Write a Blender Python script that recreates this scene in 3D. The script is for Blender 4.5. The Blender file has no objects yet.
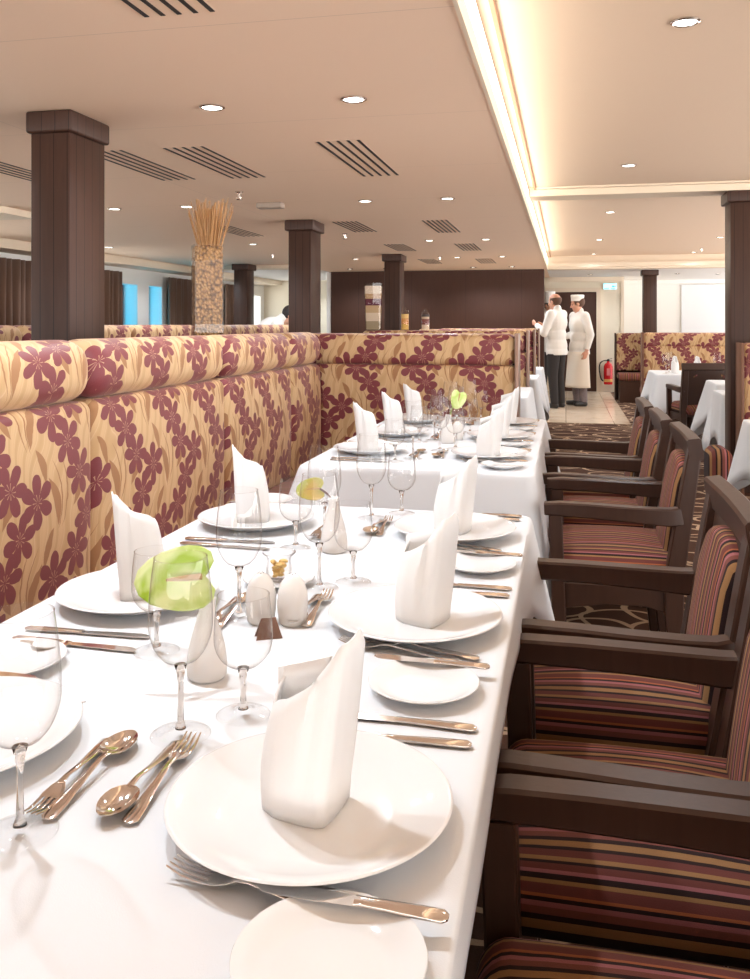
import bpy, bmesh, math, random
from mathutils import Vector, Matrix
from math import sin, cos, pi, sqrt, atan2, hypot

SC = bpy.context.scene
COL = SC.collection
rnd = random.Random(11)
R = math.radians

# ------------------------------------------------------------------ objects
def tag(o, label=None, cat=None, group=None, kind=None):
    if label: o['label'] = label
    if cat: o['category'] = cat
    if group: o['group'] = group
    if kind: o['kind'] = kind
    return o

def obj(name, bm, mat, parent=None, loc=(0, 0, 0), rz=0.0, smooth=35, recalc=True):
    me = bpy.data.meshes.new(name)
    if recalc:
        bmesh.ops.recalc_face_normals(bm, faces=bm.faces[:])
    if smooth:
        for f in bm.faces: f.smooth = True
    bm.to_mesh(me); bm.free()
    if smooth and smooth < 179:
        me.set_sharp_from_angle(angle=R(smooth))
    for m in (mat if isinstance(mat, (list, tuple)) else [mat]):
        me.materials.append(m)
    o = bpy.data.objects.new(name, me); COL.objects.link(o)
    if parent: o.parent = parent
    o.location = loc; o.rotation_euler = (0, 0, rz)
    return o

def thing(name, label, cat, loc=(0, 0, 0), rz=0.0, group=None):
    o = bpy.data.objects.new(name, None); COL.objects.link(o)
    o.empty_display_size = .05
    o.location = loc; o.rotation_euler = (0, 0, rz)
    return tag(o, label, cat, group)

def struct(name, bm, mat, parent=None, smooth=0, **k):
    o = obj(name, bm, mat, parent, smooth=smooth, **k)
    if not parent: o['kind'] = 'structure'
    return o

KIDS = {}
def copy_tree(o, parent=None):
    c = o.copy(); COL.objects.link(c)
    if parent: c.parent = parent
    for ch in [x for x in bpy.data.objects if x.parent == o] if o not in KIDS else KIDS[o]:
        copy_tree(ch, c)
    return c

def dup(root, loc, rz, label=None, group=None):
    if root not in KIDS:
        def reg(o):
            KIDS[o] = list(o.children)
            for c in KIDS[o]: reg(c)
        reg(root)
    c = copy_tree(root)
    c.location = loc; c.rotation_euler = (0, 0, rz)
    if label: c['label'] = label
    if group: c['group'] = group
    return c

USED = {}
def place(key, make, loc, rz, label, group=None):
    """first use moves the prototype itself, later uses copy it"""
    if key not in USED:
        o = make(); USED[key] = o
        o.location = loc; o.rotation_euler = (0, 0, rz)
        o['label'] = label
        if group: o['group'] = group
        return o
    return dup(USED[key], loc, rz, label, group)

# ------------------------------------------------------------------ meshes
def NB(): return bmesh.new()

def box(bm, x0, x1, y0, y1, z0, z1):
    v = [bm.verts.new((x, y, z)) for z in (z0, z1) for y in (y0, y1) for x in (x0, x1)]
    for f in ((0, 2, 3, 1), (4, 5, 7, 6), (0, 1, 5, 4), (2, 6, 7, 3), (0, 4, 6, 2), (1, 3, 7, 5)):
        bm.faces.new([v[i] for i in f])
    return bm

def quad(bm, *p):
    bm.faces.new([bm.verts.new(q) for q in p]); return bm

def rbox(bm, cx, cy, cz, sx, sy, sz, r, n=(1, 1, 1), k=2, f=None, uv=None):
    """rounded box built from a graded grid; f(x,y,z local)->offset; uv(x,y,z local)->uv"""
    h = (sx/2, sy/2, sz/2)
    ax = []
    for i in range(3):
        rr = min(r, h[i]*.999); a = h[i]-rr
        c = [rr*math.tan(pi/4*j/k) for j in range(1, k+1)]
        L = [-a-q for q in reversed(c)] + [-a+2*a*j/n[i] for j in range(n[i]+1)] + [a+q for q in c]
        ax.append(L)
    cache = {}
    lay = bm.loops.layers.uv.verify() if uv else None
    def vert(i, j, l):
        key = (i, j, l)
        if key not in cache:
            p = [ax[0][i], ax[1][j], ax[2][l]]
            q = []; d = []
            for t in range(3):
                rr = min(r, h[t]*.999); a = h[t]-rr
                c = max(-a, min(a, p[t])); q.append(c); d.append((p[t]-c)/rr)
            m = max(abs(e) for e in d); L = sqrt(sum(e*e for e in d))
            if L > 1e-9:
                # project the cube-shell direction onto the sphere
                s = 1.0/L if m > .999 else 1.0
                out = [q[t]+d[t]*s*min(r, h[t]*.999) for t in range(3)]
            else: out = p
            loc = tuple(out)
            if f:
                o = f(*loc); out = [out[t]+o[t] for t in range(3)]
            v = bm.verts.new((cx+out[0], cy+out[1], cz+out[2]))
            cache[key] = (v, loc)
        return cache[key]
    N = [len(a) for a in ax]
    def face(c):
        vs = [vert(*q) for q in c]
        try: fc = bm.faces.new([v[0] for v in vs])
        except ValueError: return
        if uv:
            for lp, v in zip(fc.loops, vs): lp[lay].uv = uv(*v[1])
    for i in range(N[0]-1):
        for j in range(N[1]-1):
            face([(i, j, 0), (i, j+1, 0), (i+1, j+1, 0), (i+1, j, 0)])
            face([(i, j, N[2]-1), (i+1, j, N[2]-1), (i+1, j+1, N[2]-1), (i, j+1, N[2]-1)])
    for i in range(N[0]-1):
        for l in range(N[2]-1):
            face([(i, 0, l), (i+1, 0, l), (i+1, 0, l+1), (i, 0, l+1)])
            face([(i, N[1]-1, l), (i, N[1]-1, l+1), (i+1, N[1]-1, l+1), (i+1, N[1]-1, l)])
    for j in range(N[1]-1):
        for l in range(N[2]-1):
            face([(0, j, l), (0, j, l+1), (0, j+1, l+1), (0, j+1, l)])
            face([(N[0]-1, j, l), (N[0]-1, j+1, l), (N[0]-1, j+1, l+1), (N[0]-1, j, l+1)])
    return bm

def lathe(bm, prof, n=32, c=(0, 0, 0), sx=1.0, sy=1.0):
    rings = []
    for r, z in prof:
        if r < 1e-6: rings.append([bm.verts.new((c[0], c[1], c[2]+z))])
        else: rings.append([bm.verts.new((c[0]+r*sx*cos(2*pi*i/n), c[1]+r*sy*sin(2*pi*i/n), c[2]+z)) for i in range(n)])
    for a, b in zip(rings, rings[1:]):
        for i in range(n):
            j = (i+1) % n
            if len(a) == 1 and len(b) == 1: continue
            if len(a) == 1: bm.faces.new((a[0], b[i], b[j]))
            elif len(b) == 1: bm.faces.new((a[i], a[j], b[0]))
            else: bm.faces.new((a[i], a[j], b[j], b[i]))
    return bm

def sweep(bm, pts, ws, ts, side=None, n=10, e=2.0, caps=True, ch=None):
    """section (superellipse, half widths ws along side, ts along normal) swept along pts"""
    pts = [Vector(p) for p in pts]; rings = []
    m = len(pts)
    S0 = Vector(side) if side else None
    for i, p in enumerate(pts):
        t = (pts[min(i+1, m-1)]-pts[max(i-1, 0)]).normalized()
        if S0: s = (S0 - t*S0.dot(t)).normalized()
        else:
            if i == 0:
                s = t.orthogonal().normalized()
            else: s = (ps - t*ps.dot(t)).normalized()
            ps = s
        if S0: pass
        nn = t.cross(s)
        w = ws[i] if isinstance(ws, (list, tuple)) else ws
        h = ts[i] if isinstance(ts, (list, tuple)) else ts
        ring = []
        if ch:      # chamfered rectangle
            n = 8; c = min(ch, w*.45, h*.45)
            for x, y in ((w, h-c), (w-c, h), (-w+c, h), (-w, h-c), (-w, -h+c), (-w+c, -h), (w-c, -h), (w, -h+c)): ring.append(bm.verts.new(p+s*x+nn*y))
            rings.append(ring); continue
        for k in range(n):
            a = 2*pi*(k+.5)/n
            ca, sa = cos(a), sin(a)
            x = math.copysign(abs(ca)**(2/e), ca); y = math.copysign(abs(sa)**(2/e), sa)
            ring.append(bm.verts.new(p+s*(x*w)+nn*(y*h)))
        rings.append(ring)
    for a, b in zip(rings, rings[1:]):
        for i in range(n):
            j = (i+1) % n
            bm.faces.new((a[i], a[j], b[j], b[i]))
    if caps:
        bm.faces.new(rings[0][::-1]); bm.faces.new(rings[-1])
    return bm

def bez(p0, p1, p2, n=8):
    p0, p1, p2 = Vector(p0), Vector(p1), Vector(p2)
    return [p0*(1-t)**2+p1*2*t*(1-t)+p2*t*t for t in [i/n for i in range(n+1)]]

def ball(bm, c, r, u=12, v=8, rot=None):
    r = (r, r, r) if not isinstance(r, (tuple, list)) else r
    M4 = Matrix.Translation(c) @ (rot.to_4x4() if rot else Matrix()) @ Matrix.Diagonal((*r, 1))
    bmesh.ops.create_uvsphere(bm, u_segments=u, v_segments=v, radius=1, matrix=M4)
    return bm

def cyl(bm, c, r, z0, z1, n=24, r2=None):
    r2 = r if r2 is None else r2
    return lathe(bm, [(0, z0), (r, z0), (r2, z1), (0, z1)], n, c)

# ------------------------------------------------------------------ materials
class NT:
    def __init__(s, m): s.t = m.node_tree; s.n = s.t.nodes; s.l = s.t.links
    def new(s, typ, **k):
        n = s.n.new(typ)
        for a, b in k.items(): setattr(n, a, b)
        return n
    def put(s, sock, v):
        if hasattr(v, 'is_output'): s.l.new(v, sock)
        else: sock.default_value = v
    def m(s, op, a, b=None, c=None):
        n = s.new('ShaderNodeMath', operation=op)
        s.put(n.inputs[0], a)
        if b is not None: s.put(n.inputs[1], b)
        if c is not None: s.put(n.inputs[2], c)
        return n.outputs[0]
    def mix(s, f, a, b):
        n = s.new('ShaderNodeMix', data_type='RGBA')
        s.put(n.inputs[0], f)
        s.put(n.inputs[6], a if hasattr(a, 'is_output') else (*a, 1)); s.put(n.inputs[7], b if hasattr(b, 'is_output') else (*b, 1))
        return n.outputs[2]
    def noise(s, vec, scale, detail=2, dist=0, rough=.5):
        n = s.new('ShaderNodeTexNoise'); n.inputs['Scale'].default_value = scale; n.inputs['Detail'].default_value = detail
        n.inputs['Distortion'].default_value = dist; n.inputs['Roughness'].default_value = rough
        if vec is not None: s.l.new(vec, n.inputs['Vector'])
        return n
    def ramp(s, fac, stops, const=False):
        n = s.new('ShaderNodeValToRGB'); cr = n.color_ramp
        if const: cr.interpolation = 'CONSTANT'
        while len(cr.elements) < len(stops): cr.elements.new(.5)
        for e, (p, c) in zip(cr.elements, stops):
            e.position = p; e.color = (*c, 1)
        s.put(n.inputs[0], fac); return n.outputs[0]
    def coord(s, which): return s.new('ShaderNodeTexCoord').outputs[which]
    def bump(s, h, strength=.3, dist=.01):
        n = s.new('ShaderNodeBump'); n.inputs['Strength'].default_value = strength; n.inputs['Distance'].default_value = dist
        s.l.new(h, n.inputs['Height']); return n.outputs[0]
    def mapping(s, vec, scale=(1, 1, 1), rot=(0, 0, 0)):
        n = s.new('ShaderNodeMapping'); s.l.new(vec, n.inputs[0])
        n.inputs['Scale'].default_value = scale; n.inputs['Rotation'].default_value = rot; return n.outputs[0]

def mat(name, col=(.8, .8, .8), rough=.5, metal=0.0, spec=.5, **k):
    m = bpy.data.materials.new(name); m.use_nodes = True
    b = m.node_tree.nodes['Principled BSDF']
    b.inputs['Base Color'].default_value = (*col, 1); b.inputs['Roughness'].default_value = rough
    b.inputs['Metallic'].default_value = metal; b.inputs['Specular IOR Level'].default_value = spec
    for a, v in k.items(): b.inputs[a.replace('_', ' ')].default_value = v
    return m, NT(m), b

def simple(name, *a, **k): return mat(name, *a, **k)[0]

def emit(name, col, s):
    m = bpy.data.materials.new(name); m.use_nodes = True
    t = NT(m); t.n.clear()
    e = t.new('ShaderNodeEmission'); e.inputs[0].default_value = (*col, 1); e.inputs[1].default_value = s
    o = t.new('ShaderNodeOutputMaterial'); t.l.new(e.outputs[0], o.inputs[0]); return m

def thin_glass(name, tint=(1, 1, 1), ior=1.5, rough=.0, edge=None):
    """thin blown glass wall: straight through light plus a Fresnel reflection"""
    m = bpy.data.materials.new(name); m.use_nodes = True
    t = NT(m); t.n.clear()
    tr = t.new('ShaderNodeBsdfTransparent'); tr.inputs[0].default_value = (*tint, 1)
    gl = t.new('ShaderNodeBsdfGlossy'); gl.inputs['Roughness'].default_value = rough
    lf = t.new('ShaderNodeLayerWeight'); lf.inputs[0].default_value = .5
    f2 = t.m('MULTIPLY_ADD', t.m('POWER', lf.outputs['Facing'], 4.0), .62, .045)
    if edge:   # longer path through the wall near its silhouette absorbs more
        lw = t.new('ShaderNodeLayerWeight'); lw.inputs[0].default_value = .5
        p = t.m('POWER', lw.outputs['Facing'], 5.0)
        t.l.new(t.mix(p, tint, edge), tr.inputs[0])
    mx = t.new('ShaderNodeMixShader'); t.l.new(f2, mx.inputs[0]); t.l.new(tr.outputs[0], mx.inputs[1]); t.l.new(gl.outputs[0], mx.inputs[2])
    o = t.new('ShaderNodeOutputMaterial'); t.l.new(mx.outputs[0], o.inputs[0]); return m

# white linen
def linen(name, col, sc=900):
    m, t, b = mat(name, col, .75, spec=.25)
    c = t.coord('Object')
    w = t.noise(c, sc, 1); n = t.noise(c, 5, 3)
    h = t.m('ADD', t.m('MULTIPLY', w.outputs[0], .15), n.outputs[0])
    t.l.new(t.bump(h, .12, .01), b.inputs['Normal'])
    return m
CLOTH = linen('white_tablecloth_linen', (.745, .775, .815))
NAPKIN = linen('white_napkin_linen', (.82, .83, .84))
CHINA = simple('white_porcelain', (.80, .82, .84), .05, spec=.6)
CERAMIC = simple('white_glazed_ceramic', (.82, .81, .80), .2, spec=.5)
STEEL = simple('polished_steel', (.74, .665, .61), .10, 1.0)
CHROME = simple('chrome_post', (.75, .70, .66), .15, 1.0)
GLASS = thin_glass('thin_clear_glass', (.985, .985, .985), 1.55, 0, edge=(.46, .43, .41))
GLASSF = thin_glass('thin_clear_foot_glass', (.985, .985, .985), 1.55, 0, edge=(.86, .85, .84))
STEM = simple('solid_clear_glass', (1, 1, 1), .0, Transmission_Weight=1.0, IOR=1.45)
PANE = thin_glass('outside_blue_window_glass', (.16, .74, .96), 1.5)  # blue of the light outside is put into the pane colour

def wood(name, col, col2, rough=.38, planks=0.0, sc=1.0):
    m, t, b = mat(name, col, rough, spec=.3)
    c = t.coord('Object')
    mp = t.mapping(c, (40*sc, 40*sc, 3*sc))
    n = t.noise(mp, 1.0, 4, 1.2)
    colr = t.mix(n.outputs[0], col, col2)
    if planks:
        sp = t.new('ShaderNodeSeparateXYZ'); t.l.new(c, sp.inputs[0])
        s = t.m('ADD', sp.outputs[0], sp.outputs[1])
        f = t.m('ABSOLUTE', t.m('SUBTRACT', t.m('FRACT', t.m('DIVIDE', s, planks)), .5))
        line = t.m('GREATER_THAN', f, .5-.0019/planks)
        colr = t.mix(line, colr, tuple(x*.35 for x in col))
    t.l.new(colr, b.inputs['Base Color'])
    t.l.new(t.bump(n.outputs[0], .08, .002), b.inputs['Normal'])
    return m
WOOD = wood('dark_stained_beech', (.036, .016, .010), (.058, .027, .017), .34)
COLW = wood('dark_panelled_veneer', (.040, .018, .012), (.068, .032, .022), .42, planks=.062)
WALLW = wood('dark_wall_veneer', (.050, .020, .012), (.072, .030, .019), .5, planks=.9)
TRIMW = wood('brown_trim_wood', (.16, .075, .045), (.22, .11, .07), .4)

def stripes():
    m, t, b = mat('striped_upholstery', (.3, .1, .08), .8, spec=.2)
    c = t.coord('UV'); sp = t.new('ShaderNodeSeparateXYZ'); t.l.new(c, sp.inputs[0])
    f = t.m('FRACT', t.m('DIVIDE', t.m('ADD', sp.outputs[1], 10.03), .135))
    ma = (.165, .045, .036); bk = (.020, .009, .009); pk = (.38, .135, .145); og = (.42, .13, .05); gd = (.35, .185, .075); rs = (.21, .068, .052)
    seq = [(0, ma, .10), (0, bk, .05), (0, gd, .09), (0, bk, .06), (0, rs, .08), (0, pk, .06), (0, bk, .05), (0, og, .04), (0, ma, .12),
           (0, gd, .05), (0, bk, .07), (0, pk, .05), (0, ma, .08), (0, bk, .04), (0, gd, .06)]
    p = 0; st = []
    for _, col, w in seq: st.append((p, col)); p += w
    col = t.ramp(f, st, True)
    n = t.noise(c, 500, 1)
    t.l.new(t.mix(t.m('MULTIPLY', n.outputs[0], .3), col, (.05, .02, .02)), b.inputs['Base Color'])
    t.l.new(t.bump(n.outputs[0], .25, .002), b.inputs['Normal'])
    b.inputs['Sheen Weight'].default_value = .04
    return m
STRIPE = stripes()

def floral():
    m, t, b = mat('floral_brocade', (.6, .4, .2), .6, spec=.3)
    uv = t.coord('UV')
    wob = t.noise(uv, 22, 2)
    sp = t.new('ShaderNodeSeparateXYZ'); t.l.new(uv, sp.inputs[0])
    wo = t.m('MULTIPLY', t.m('SUBTRACT', wob.outputs[0], .5), .014)
    U = t.m('ADD', sp.outputs[0], wo); V = t.m('SUBTRACT', sp.outputs[1], wo)
    TX, TY = .34, .46
    fl = None; lf = None; st = None
    def mx(a, bb): return bb if a is None else t.m('MAXIMUM', a, bb)
    for ox, oy, flip in ((10.0, 10.0, 1), (10.0+TX/2, 10.0+TY/2, -1)):
        x = t.m('FLOORED_MODULO', t.m('ADD', U, ox), TX); y = t.m('FLOORED_MODULO', t.m('ADD', V, oy), TY)
        if flip < 0: x = t.m('SUBTRACT', TX, x)
        for cx, cy, rad, rot in ((.095, .375, .074, .3), (.212, .325, .077, 1.5), (.135, .240, .072, 2.4)):
            dx = t.m('SUBTRACT', x, cx); dy = t.m('SUBTRACT', y, cy)
            r = t.m('SQRT', t.m('ADD', t.m('MULTIPLY', dx, dx), t.m('MULTIPLY', dy, dy)))
            a = t.m('ARCTAN2', dy, dx)
            c = t.m('ABSOLUTE', t.m('COSINE', t.m('MULTIPLY_ADD', a, 3.0, rot)))
            lim = t.m('MULTIPLY_ADD', t.m('POWER', c, .55), rad*.74, rad*.26)
            fl = mx(fl, t.m('LESS_THAN', r, lim))
            c2 = t.m('GREATER_THAN', t.m('ABSOLUTE', t.m('COSINE', t.m('MULTIPLY_ADD', a, 4.5, rot))), .93)
            st = mx(st, t.m('MULTIPLY', c2, t.m('LESS_THAN', t.m('ABSOLUTE', t.m('SUBTRACT', r, rad*.17)), rad*.12)))
        for cx, cy, la, lb, rot in ((.265, .19, .055, .015, 1.15), (.075, .110, .070, .017, 1.9), (.200, .085, .075, .018, 1.25), (.145, .10, .10, .0035, 1.6), (.175, .10, .11, .003, 1.45)):
            dx = t.m('SUBTRACT', x, cx); dy = t.m('SUBTRACT', y, cy)
            ca, sa = cos(rot), sin(rot)
            p = t.m('ADD', t.m('MULTIPLY', dx, ca), t.m('MULTIPLY', dy, sa))
            q = t.m('SUBTRACT', t.m('MULTIPLY', dy, ca), t.m('MULTIPLY', dx, sa))
            q = t.m('MULTIPLY_ADD', t.m('MULTIPLY', p, p), 3.0, q)
            pa = t.m('DIVIDE', p, la)
            lim = t.m('MULTIPLY', t.m('SUBTRACT', 1.0, t.m('MULTIPLY', pa, pa)), lb)
            lf = mx(lf, t.m('LESS_THAN', t.m('ABSOLUTE', q), lim))
    mp = t.mapping(uv, (1.0, .55, 1), (0, 0, .35))
    w = t.new('ShaderNodeTexWave'); w.inputs['Scale'].default_value = 6.0; w.inputs['Distortion'].default_value = 9.0
    w.inputs['Detail'].default_value = 1.0; w.inputs['Detail Scale'].default_value = 1.4; t.l.new(mp, w.inputs['Vector'])
    bg = t.ramp(w.outputs['Fac'], [(0, (.56, .37, .19)), (.40, (.62, .42, .23)), (.52, (.70, .52, .32)), (.60, (.61, .41, .225)), (1, (.65, .45, .25))])
    nz = t.noise(uv, 700, 1)
    bg = t.mix(t.m('MULTIPLY', nz.outputs[0], .25), bg, (.40, .22, .09))
    col = t.mix(lf, bg, (.36, .185, .085))
    fcol = t.mix(nz.outputs[0], (.155, .028, .036), (.24, .060, .068))
    col = t.mix(fl, col, fcol)
    col = t.mix(t.m('MULTIPLY', st, .6), col, (.62, .40, .24))
    t.l.new(col, b.inputs['Base Color'])
    t.l.new(t.m('MULTIPLY_ADD', fl, -.18, .62), b.inputs['Roughness'])
    t.l.new(t.bump(t.m('ADD', t.m('MULTIPLY', nz.outputs[0], .3), t.m('MULTIPLY', fl, .6)), .2, .0015), b.inputs['Normal'])
    b.inputs['Sheen Weight'].default_value = .35; b.inputs['Sheen Roughness'].default_value = .4
    b.inputs['Sheen Tint'].default_value = (1, .72, .62, 1)
    return m
FLORAL = floral()

def carpet():
    m, t, b = mat('patterned_carpet', (.06, .03, .02), .95, spec=.1)
    c = t.coord('Object')
    nz = t.noise(c, 2.2, 1)
    va = t.new('ShaderNodeVectorMath', operation='MULTIPLY_ADD')
    t.l.new(nz.outputs['Color'], va.inputs[0]); va.inputs[1].default_value = (.22, .22, 0); t.l.new(c, va.inputs[2])
    mp = t.mapping(va.outputs[0], (1.0, 1.45, 1))
    ln = None
    for sc, rr, wd in ((2.3, .46, .030), (1.7, .40, .022)):
        v = t.new('ShaderNodeTexVoronoi'); v.inputs['Scale'].default_value = sc; t.l.new(mp, v.inputs['Vector'])
        v.voronoi_dimensions = '2D'
        l = t.m('LESS_THAN', t.m('ABSOLUTE', t.m('SUBTRACT', v.outputs['Distance'], rr)), wd)
        ln = l if ln is None else t.m('MAXIMUM', ln, l)
    fine = t.noise(c, 300, 2)
    big = t.noise(c, 1.1, 2)
    base = t.mix(big.outputs[0], (.060, .030, .020), (.105, .052, .034))
    base = t.mix(t.m('MULTIPLY', fine.outputs[0], .5), base, (.04, .02, .014))
    t.l.new(t.mix(ln, base, (.44, .31, .21)), b.inputs['Base Color'])
    t.l.new(t.bump(fine.outputs[0], .5, .004), b.inputs['Normal'])
    return m
CARPET = carpet()

def marble():
    m, t, b = mat('cream_marble_tile', (.7, .55, .4), .18, spec=.5)
    c = t.coord('Object'); n = t.noise(c, 1.8, 6, 1.5)
    br = t.new('ShaderNodeTexBrick'); br.offset = 0; br.inputs['Scale'].default_value = 1.0
    br.inputs['Mortar Size'].default_value = .004; br.inputs['Brick Width'].default_value = .6; br.inputs['Row Height'].default_value = .6
    t.l.new(c, br.inputs['Vector'])
    col = t.ramp(n.outputs[0], [(.3, (.62, .46, .32)), (.5, (.78, .64, .49)), (.7, (.70, .55, .40))])
    t.l.new(t.mix(br.outputs['Fac'], col, (.4, .28, .18)), b.inputs['Base Color']); return m
MARBLE = marble()

def ceil(name, col, bw=2.4, rh=1.2):
    m, t, b = mat(name, col, .6, spec=.3)
    c = t.coord('Object')
    br = t.new('ShaderNodeTexBrick'); br.inputs['Scale'].default_value = 1.0; br.offset = .0
    br.inputs['Mortar Size'].default_value = .0022; br.inputs['Brick Width'].default_value = bw; br.inputs['Row Height'].default_value = rh
    t.l.new(c, br.inputs['Vector'])
    t.l.new(t.mix(t.m('MULTIPLY', br.outputs['Fac'], .35), col, tuple(x*.45 for x in col)), b.inputs['Base Color'])
    n = t.noise(c, 160, 2); t.l.new(t.bump(n.outputs[0], .06, .003), b.inputs['Normal'])
    return m
CEIL = ceil('warm_ceiling_panel', (.90, .695, .53))
TRAY, tn, tb = mat('textured_tray_ceiling', (.81, .635, .485), .6, spec=.3)
tx = tn.noise(tn.coord('Object'), 220, 3); tn.l.new(tn.bump(tx.outputs[0], .15, .004), tb.inputs['Normal'])
COOLC = simple('white_far_ceiling', (.84, .82, .80), .6)
CREAM = simple('cream_painted_trim', (.76, .64, .50), .5)
LIPC = simple('pale_cove_lip', (.80, .70, .55), .5)
BROWNT = simple('brown_cove_trim', (.40, .20, .10), .5)
WHITEW = simple('white_wall_paint', (.82, .80, .77), .6)
CREAMW = simple('cream_wall_paint', (.80, .72, .58), .6)
BLACK = simple('black_slot', (.012, .01, .01), .6)
COVE = emit('cove_light_strip', (1.0, .93, .78), 2.6)
LENS = emit('downlight_lens', (1.0, .96, .9), 9.0)
# ------------------------------------------------------------------ the room
ZC, ZT, XC = 2.15, 2.36, -.30
XL, XR = -6.2, 5.2
YN, YB, YD = -7.0, 14.2, 16.8

struct('floor', quad(NB(), (XL, YN, 0), (XR, YN, 0), (XR, 18.6, 0), (XL, 18.6, 0)), CARPET)
struct('floor_marble', box(NB(), -2.2, .80, 11.4, YD, .001, .006), MARBLE)
struct('ceiling', box(NB(), XL, XC, YN, 18.6, ZC, ZC+.05), CEIL)
struct('ceiling_tray', box(NB(), XC-.06, XR, YN, 14.55, ZT, ZT+.05), TRAY)
struct('ceiling_far', box(NB(), XC, XR, 14.55, 18.6, ZC, ZC+.05), COOLC)
struct('ceiling_far_left', box(NB(), XL, -3.9, 12.7, 17.6, ZC-.006, ZC-.001), COOLC)
# lip of the lower ceiling, light strip above it, brown bead on the tray
struct('trim_1', box(NB(), XC-.001, XC+.012, YN, 14.5, ZC-.004, ZC+.062), LIPC)
struct('trim_2', box(NB(), XC+.048, XC+.064, YN, 7.08, ZT-.016, ZT), BROWNT)
struct('trim_3', box(NB(), XC+.048, XC+.064, 7.42, 14.3, ZT-.016, ZT), BROWNT)
struct('trim_4', box(NB(), XC+.0, XC+.006, YN, 14.5, ZT-.02, ZT-.012), BLACK)
struct('trim_5', box(NB(), XC+.012, XR, 7.10, 7.38, ZT-.065, ZT), CREAM)      # cross beams of the tray
struct('trim_6', box(NB(), XC+.012, XR, 7.04, 7.44, ZT-.014, ZT-.001), CREAM)
struct('trim_7', box(NB(), XC+.012, XR, 14.30, 14.56, ZC, ZT), CREAM)
struct('trim_8', box(NB(), XC+.012, XR, 14.22, 14.32, ZC+.03, ZC+.10), CREAM)
for i, (y0, y1) in enumerate(((YN, 7.05), (7.43, 14.25))):
    o = obj('cove_light', box(NB(), XC-.005, XC+.008, y0, y1, ZC+.066, ZT-.022), COVE, smooth=0)
    tag(o, ('warm white strip light glowing along the ceiling step, section above the front tables', 'warm white strip light along the ceiling step, farther section beyond the cross beam')[i], 'strip light')
    L = bpy.data.lights.new('cove_light_lamp', 'AREA'); L.shape = 'RECTANGLE'; L.size = .10; ye = min(y1, 13.2); L.size_y = ye-y0
    L.energy = 2.4*(ye-y0); L.color = (1, .92, .78)
    l = bpy.data.objects.new('cove_light_lamp', L); COL.objects.link(l)
    l.location = (XC+.014, (y0+ye)/2, (ZC+ZT)/2+.02); l.rotation_euler = (0, R(-100), 0)
    l.parent = o
# walls
struct('wall_dark', box(NB(), -3.88, -.345, YB, YB+.35, 0, ZC), WALLW)
struct('wall_door', box(NB(), -6.2, 1.02, YD, YD+.12, 0, ZC), CREAMW)
struct('wall_back_right', box(NB(), 1.02, XR, 18.3, 18.45, 0, ZC), WHITEW)
struct('wall_return', box(NB(), .98, 1.04, YD+.12, 18.3, 0, ZC), CREAMW)
struct('trim_9', box(NB(), 1.0, 1.05, YD-.03, YD+.0, 0, ZC), CREAM)
struct('trim_10', box(NB(), -.32, 1.02, YD-.05, YD, ZC-.09, ZC), CREAM)
struct('trim_11', box(NB(), 1.05, XR, 18.2, 18.3, ZC-.07, ZC), WHITEW)
struct('wall_panel', box(NB(), 2.25, 3.9, 18.26, 18.30, .9, ZC-.10), simple('pale_grey_wall_panel', (.74, .75, .77), .5))
struct('wall_left_end', box(NB(), XL, -3.8, 17.6, 17.75, 0, ZC), WHITEW)
struct('trim_12', box(NB(), -3.96, -3.81, YB+.02, YD, 0, ZC), WHITEW)
# cross soffits of the left ceiling
struct('trim_13', box(NB(), XL, -3.9, 12.35, 12.7, ZC-.05, ZC), CREAM)
struct('trim_14', box(NB(), XL, -4.1, 5.75, 6.15, ZC-.05, ZC), CREAM)
struct('trim_15', box(NB(), XL, -5.62, YN, 17.6, ZC-.10, ZC), CREAM)
# door
d = struct('door_1', box(NB(), -.30, .555, YD-.03, YD+.02, .01, 1.87), WALLW)
hb = NB(); sweep(hb, [(-.20, YD-.09, 1.0), (-.20, YD-.09, 1.14)], .012, .012); box(hb, -.215, -.185, YD-.09, YD-.03, 1.04, 1.10)
obj('door_handle', hb, STEEL, d)
fb = NB(); box(fb, .555, .63, YD-.06, YD+.01, 0, 1.95); box(fb, -.375, -.30, YD-.06, YD+.01, 0, 1.95); box(fb, -.30, .555, YD-.06, YD+.01, 1.87, 1.95)
obj('door_frame', fb, CREAM, d, smooth=0)
# window wall: piers, sill and head around openings; clear panes added for fill light
WIN = [(-6.6, -4.4), (-4.2, -2.0), (-1.8, .4), (.6, 2.8), (3.0, 5.2), (5.4, 7.4), (8.95, 10.25), (11.02, 11.45), (11.80, 12.22), (13.6, 14.5), (15.5, 16.6)]
wb = NB(); y = YN
for a, b in WIN:
    box(wb, XL-.15, XL+.2, y, a, 0, ZC-.10); box(wb, XL-.15, XL+.2, a, b, 0, .75); box(wb, XL-.15, XL+.2, a, b, 1.83, ZC-.10); y = b
box(wb, XL-.15, XL+.2, y, 17.6, 0, ZC-.10)
struct('wall_left', wb, WHITEW)
CLEARP = thin_glass('clear_window_glass', (.93, .96, .97))
FRM = simple('dark_window_frame', (.05, .09, .12), .4)
for i, (a, b) in enumerate(WIN):
    g = struct('window_%d' % (i+1), box(NB(), XL-.06, XL-.05, a, b, .75, 1.83), PANE if 11 < a < 12 else CLEARP)
    fb = NB()
    for q in ((a, a+.04, .75, 1.83), (b-.04, b, .75, 1.83)): box(fb, XL-.08, XL-.02, *q)
    box(fb, XL-.08, XL-.02, a+.04, b-.04, .75, .79); box(fb, XL-.08, XL-.02, a+.04, b-.04, 1.79, 1.83)
    obj('window_frame', fb, FRM, g, smooth=0)
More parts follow.
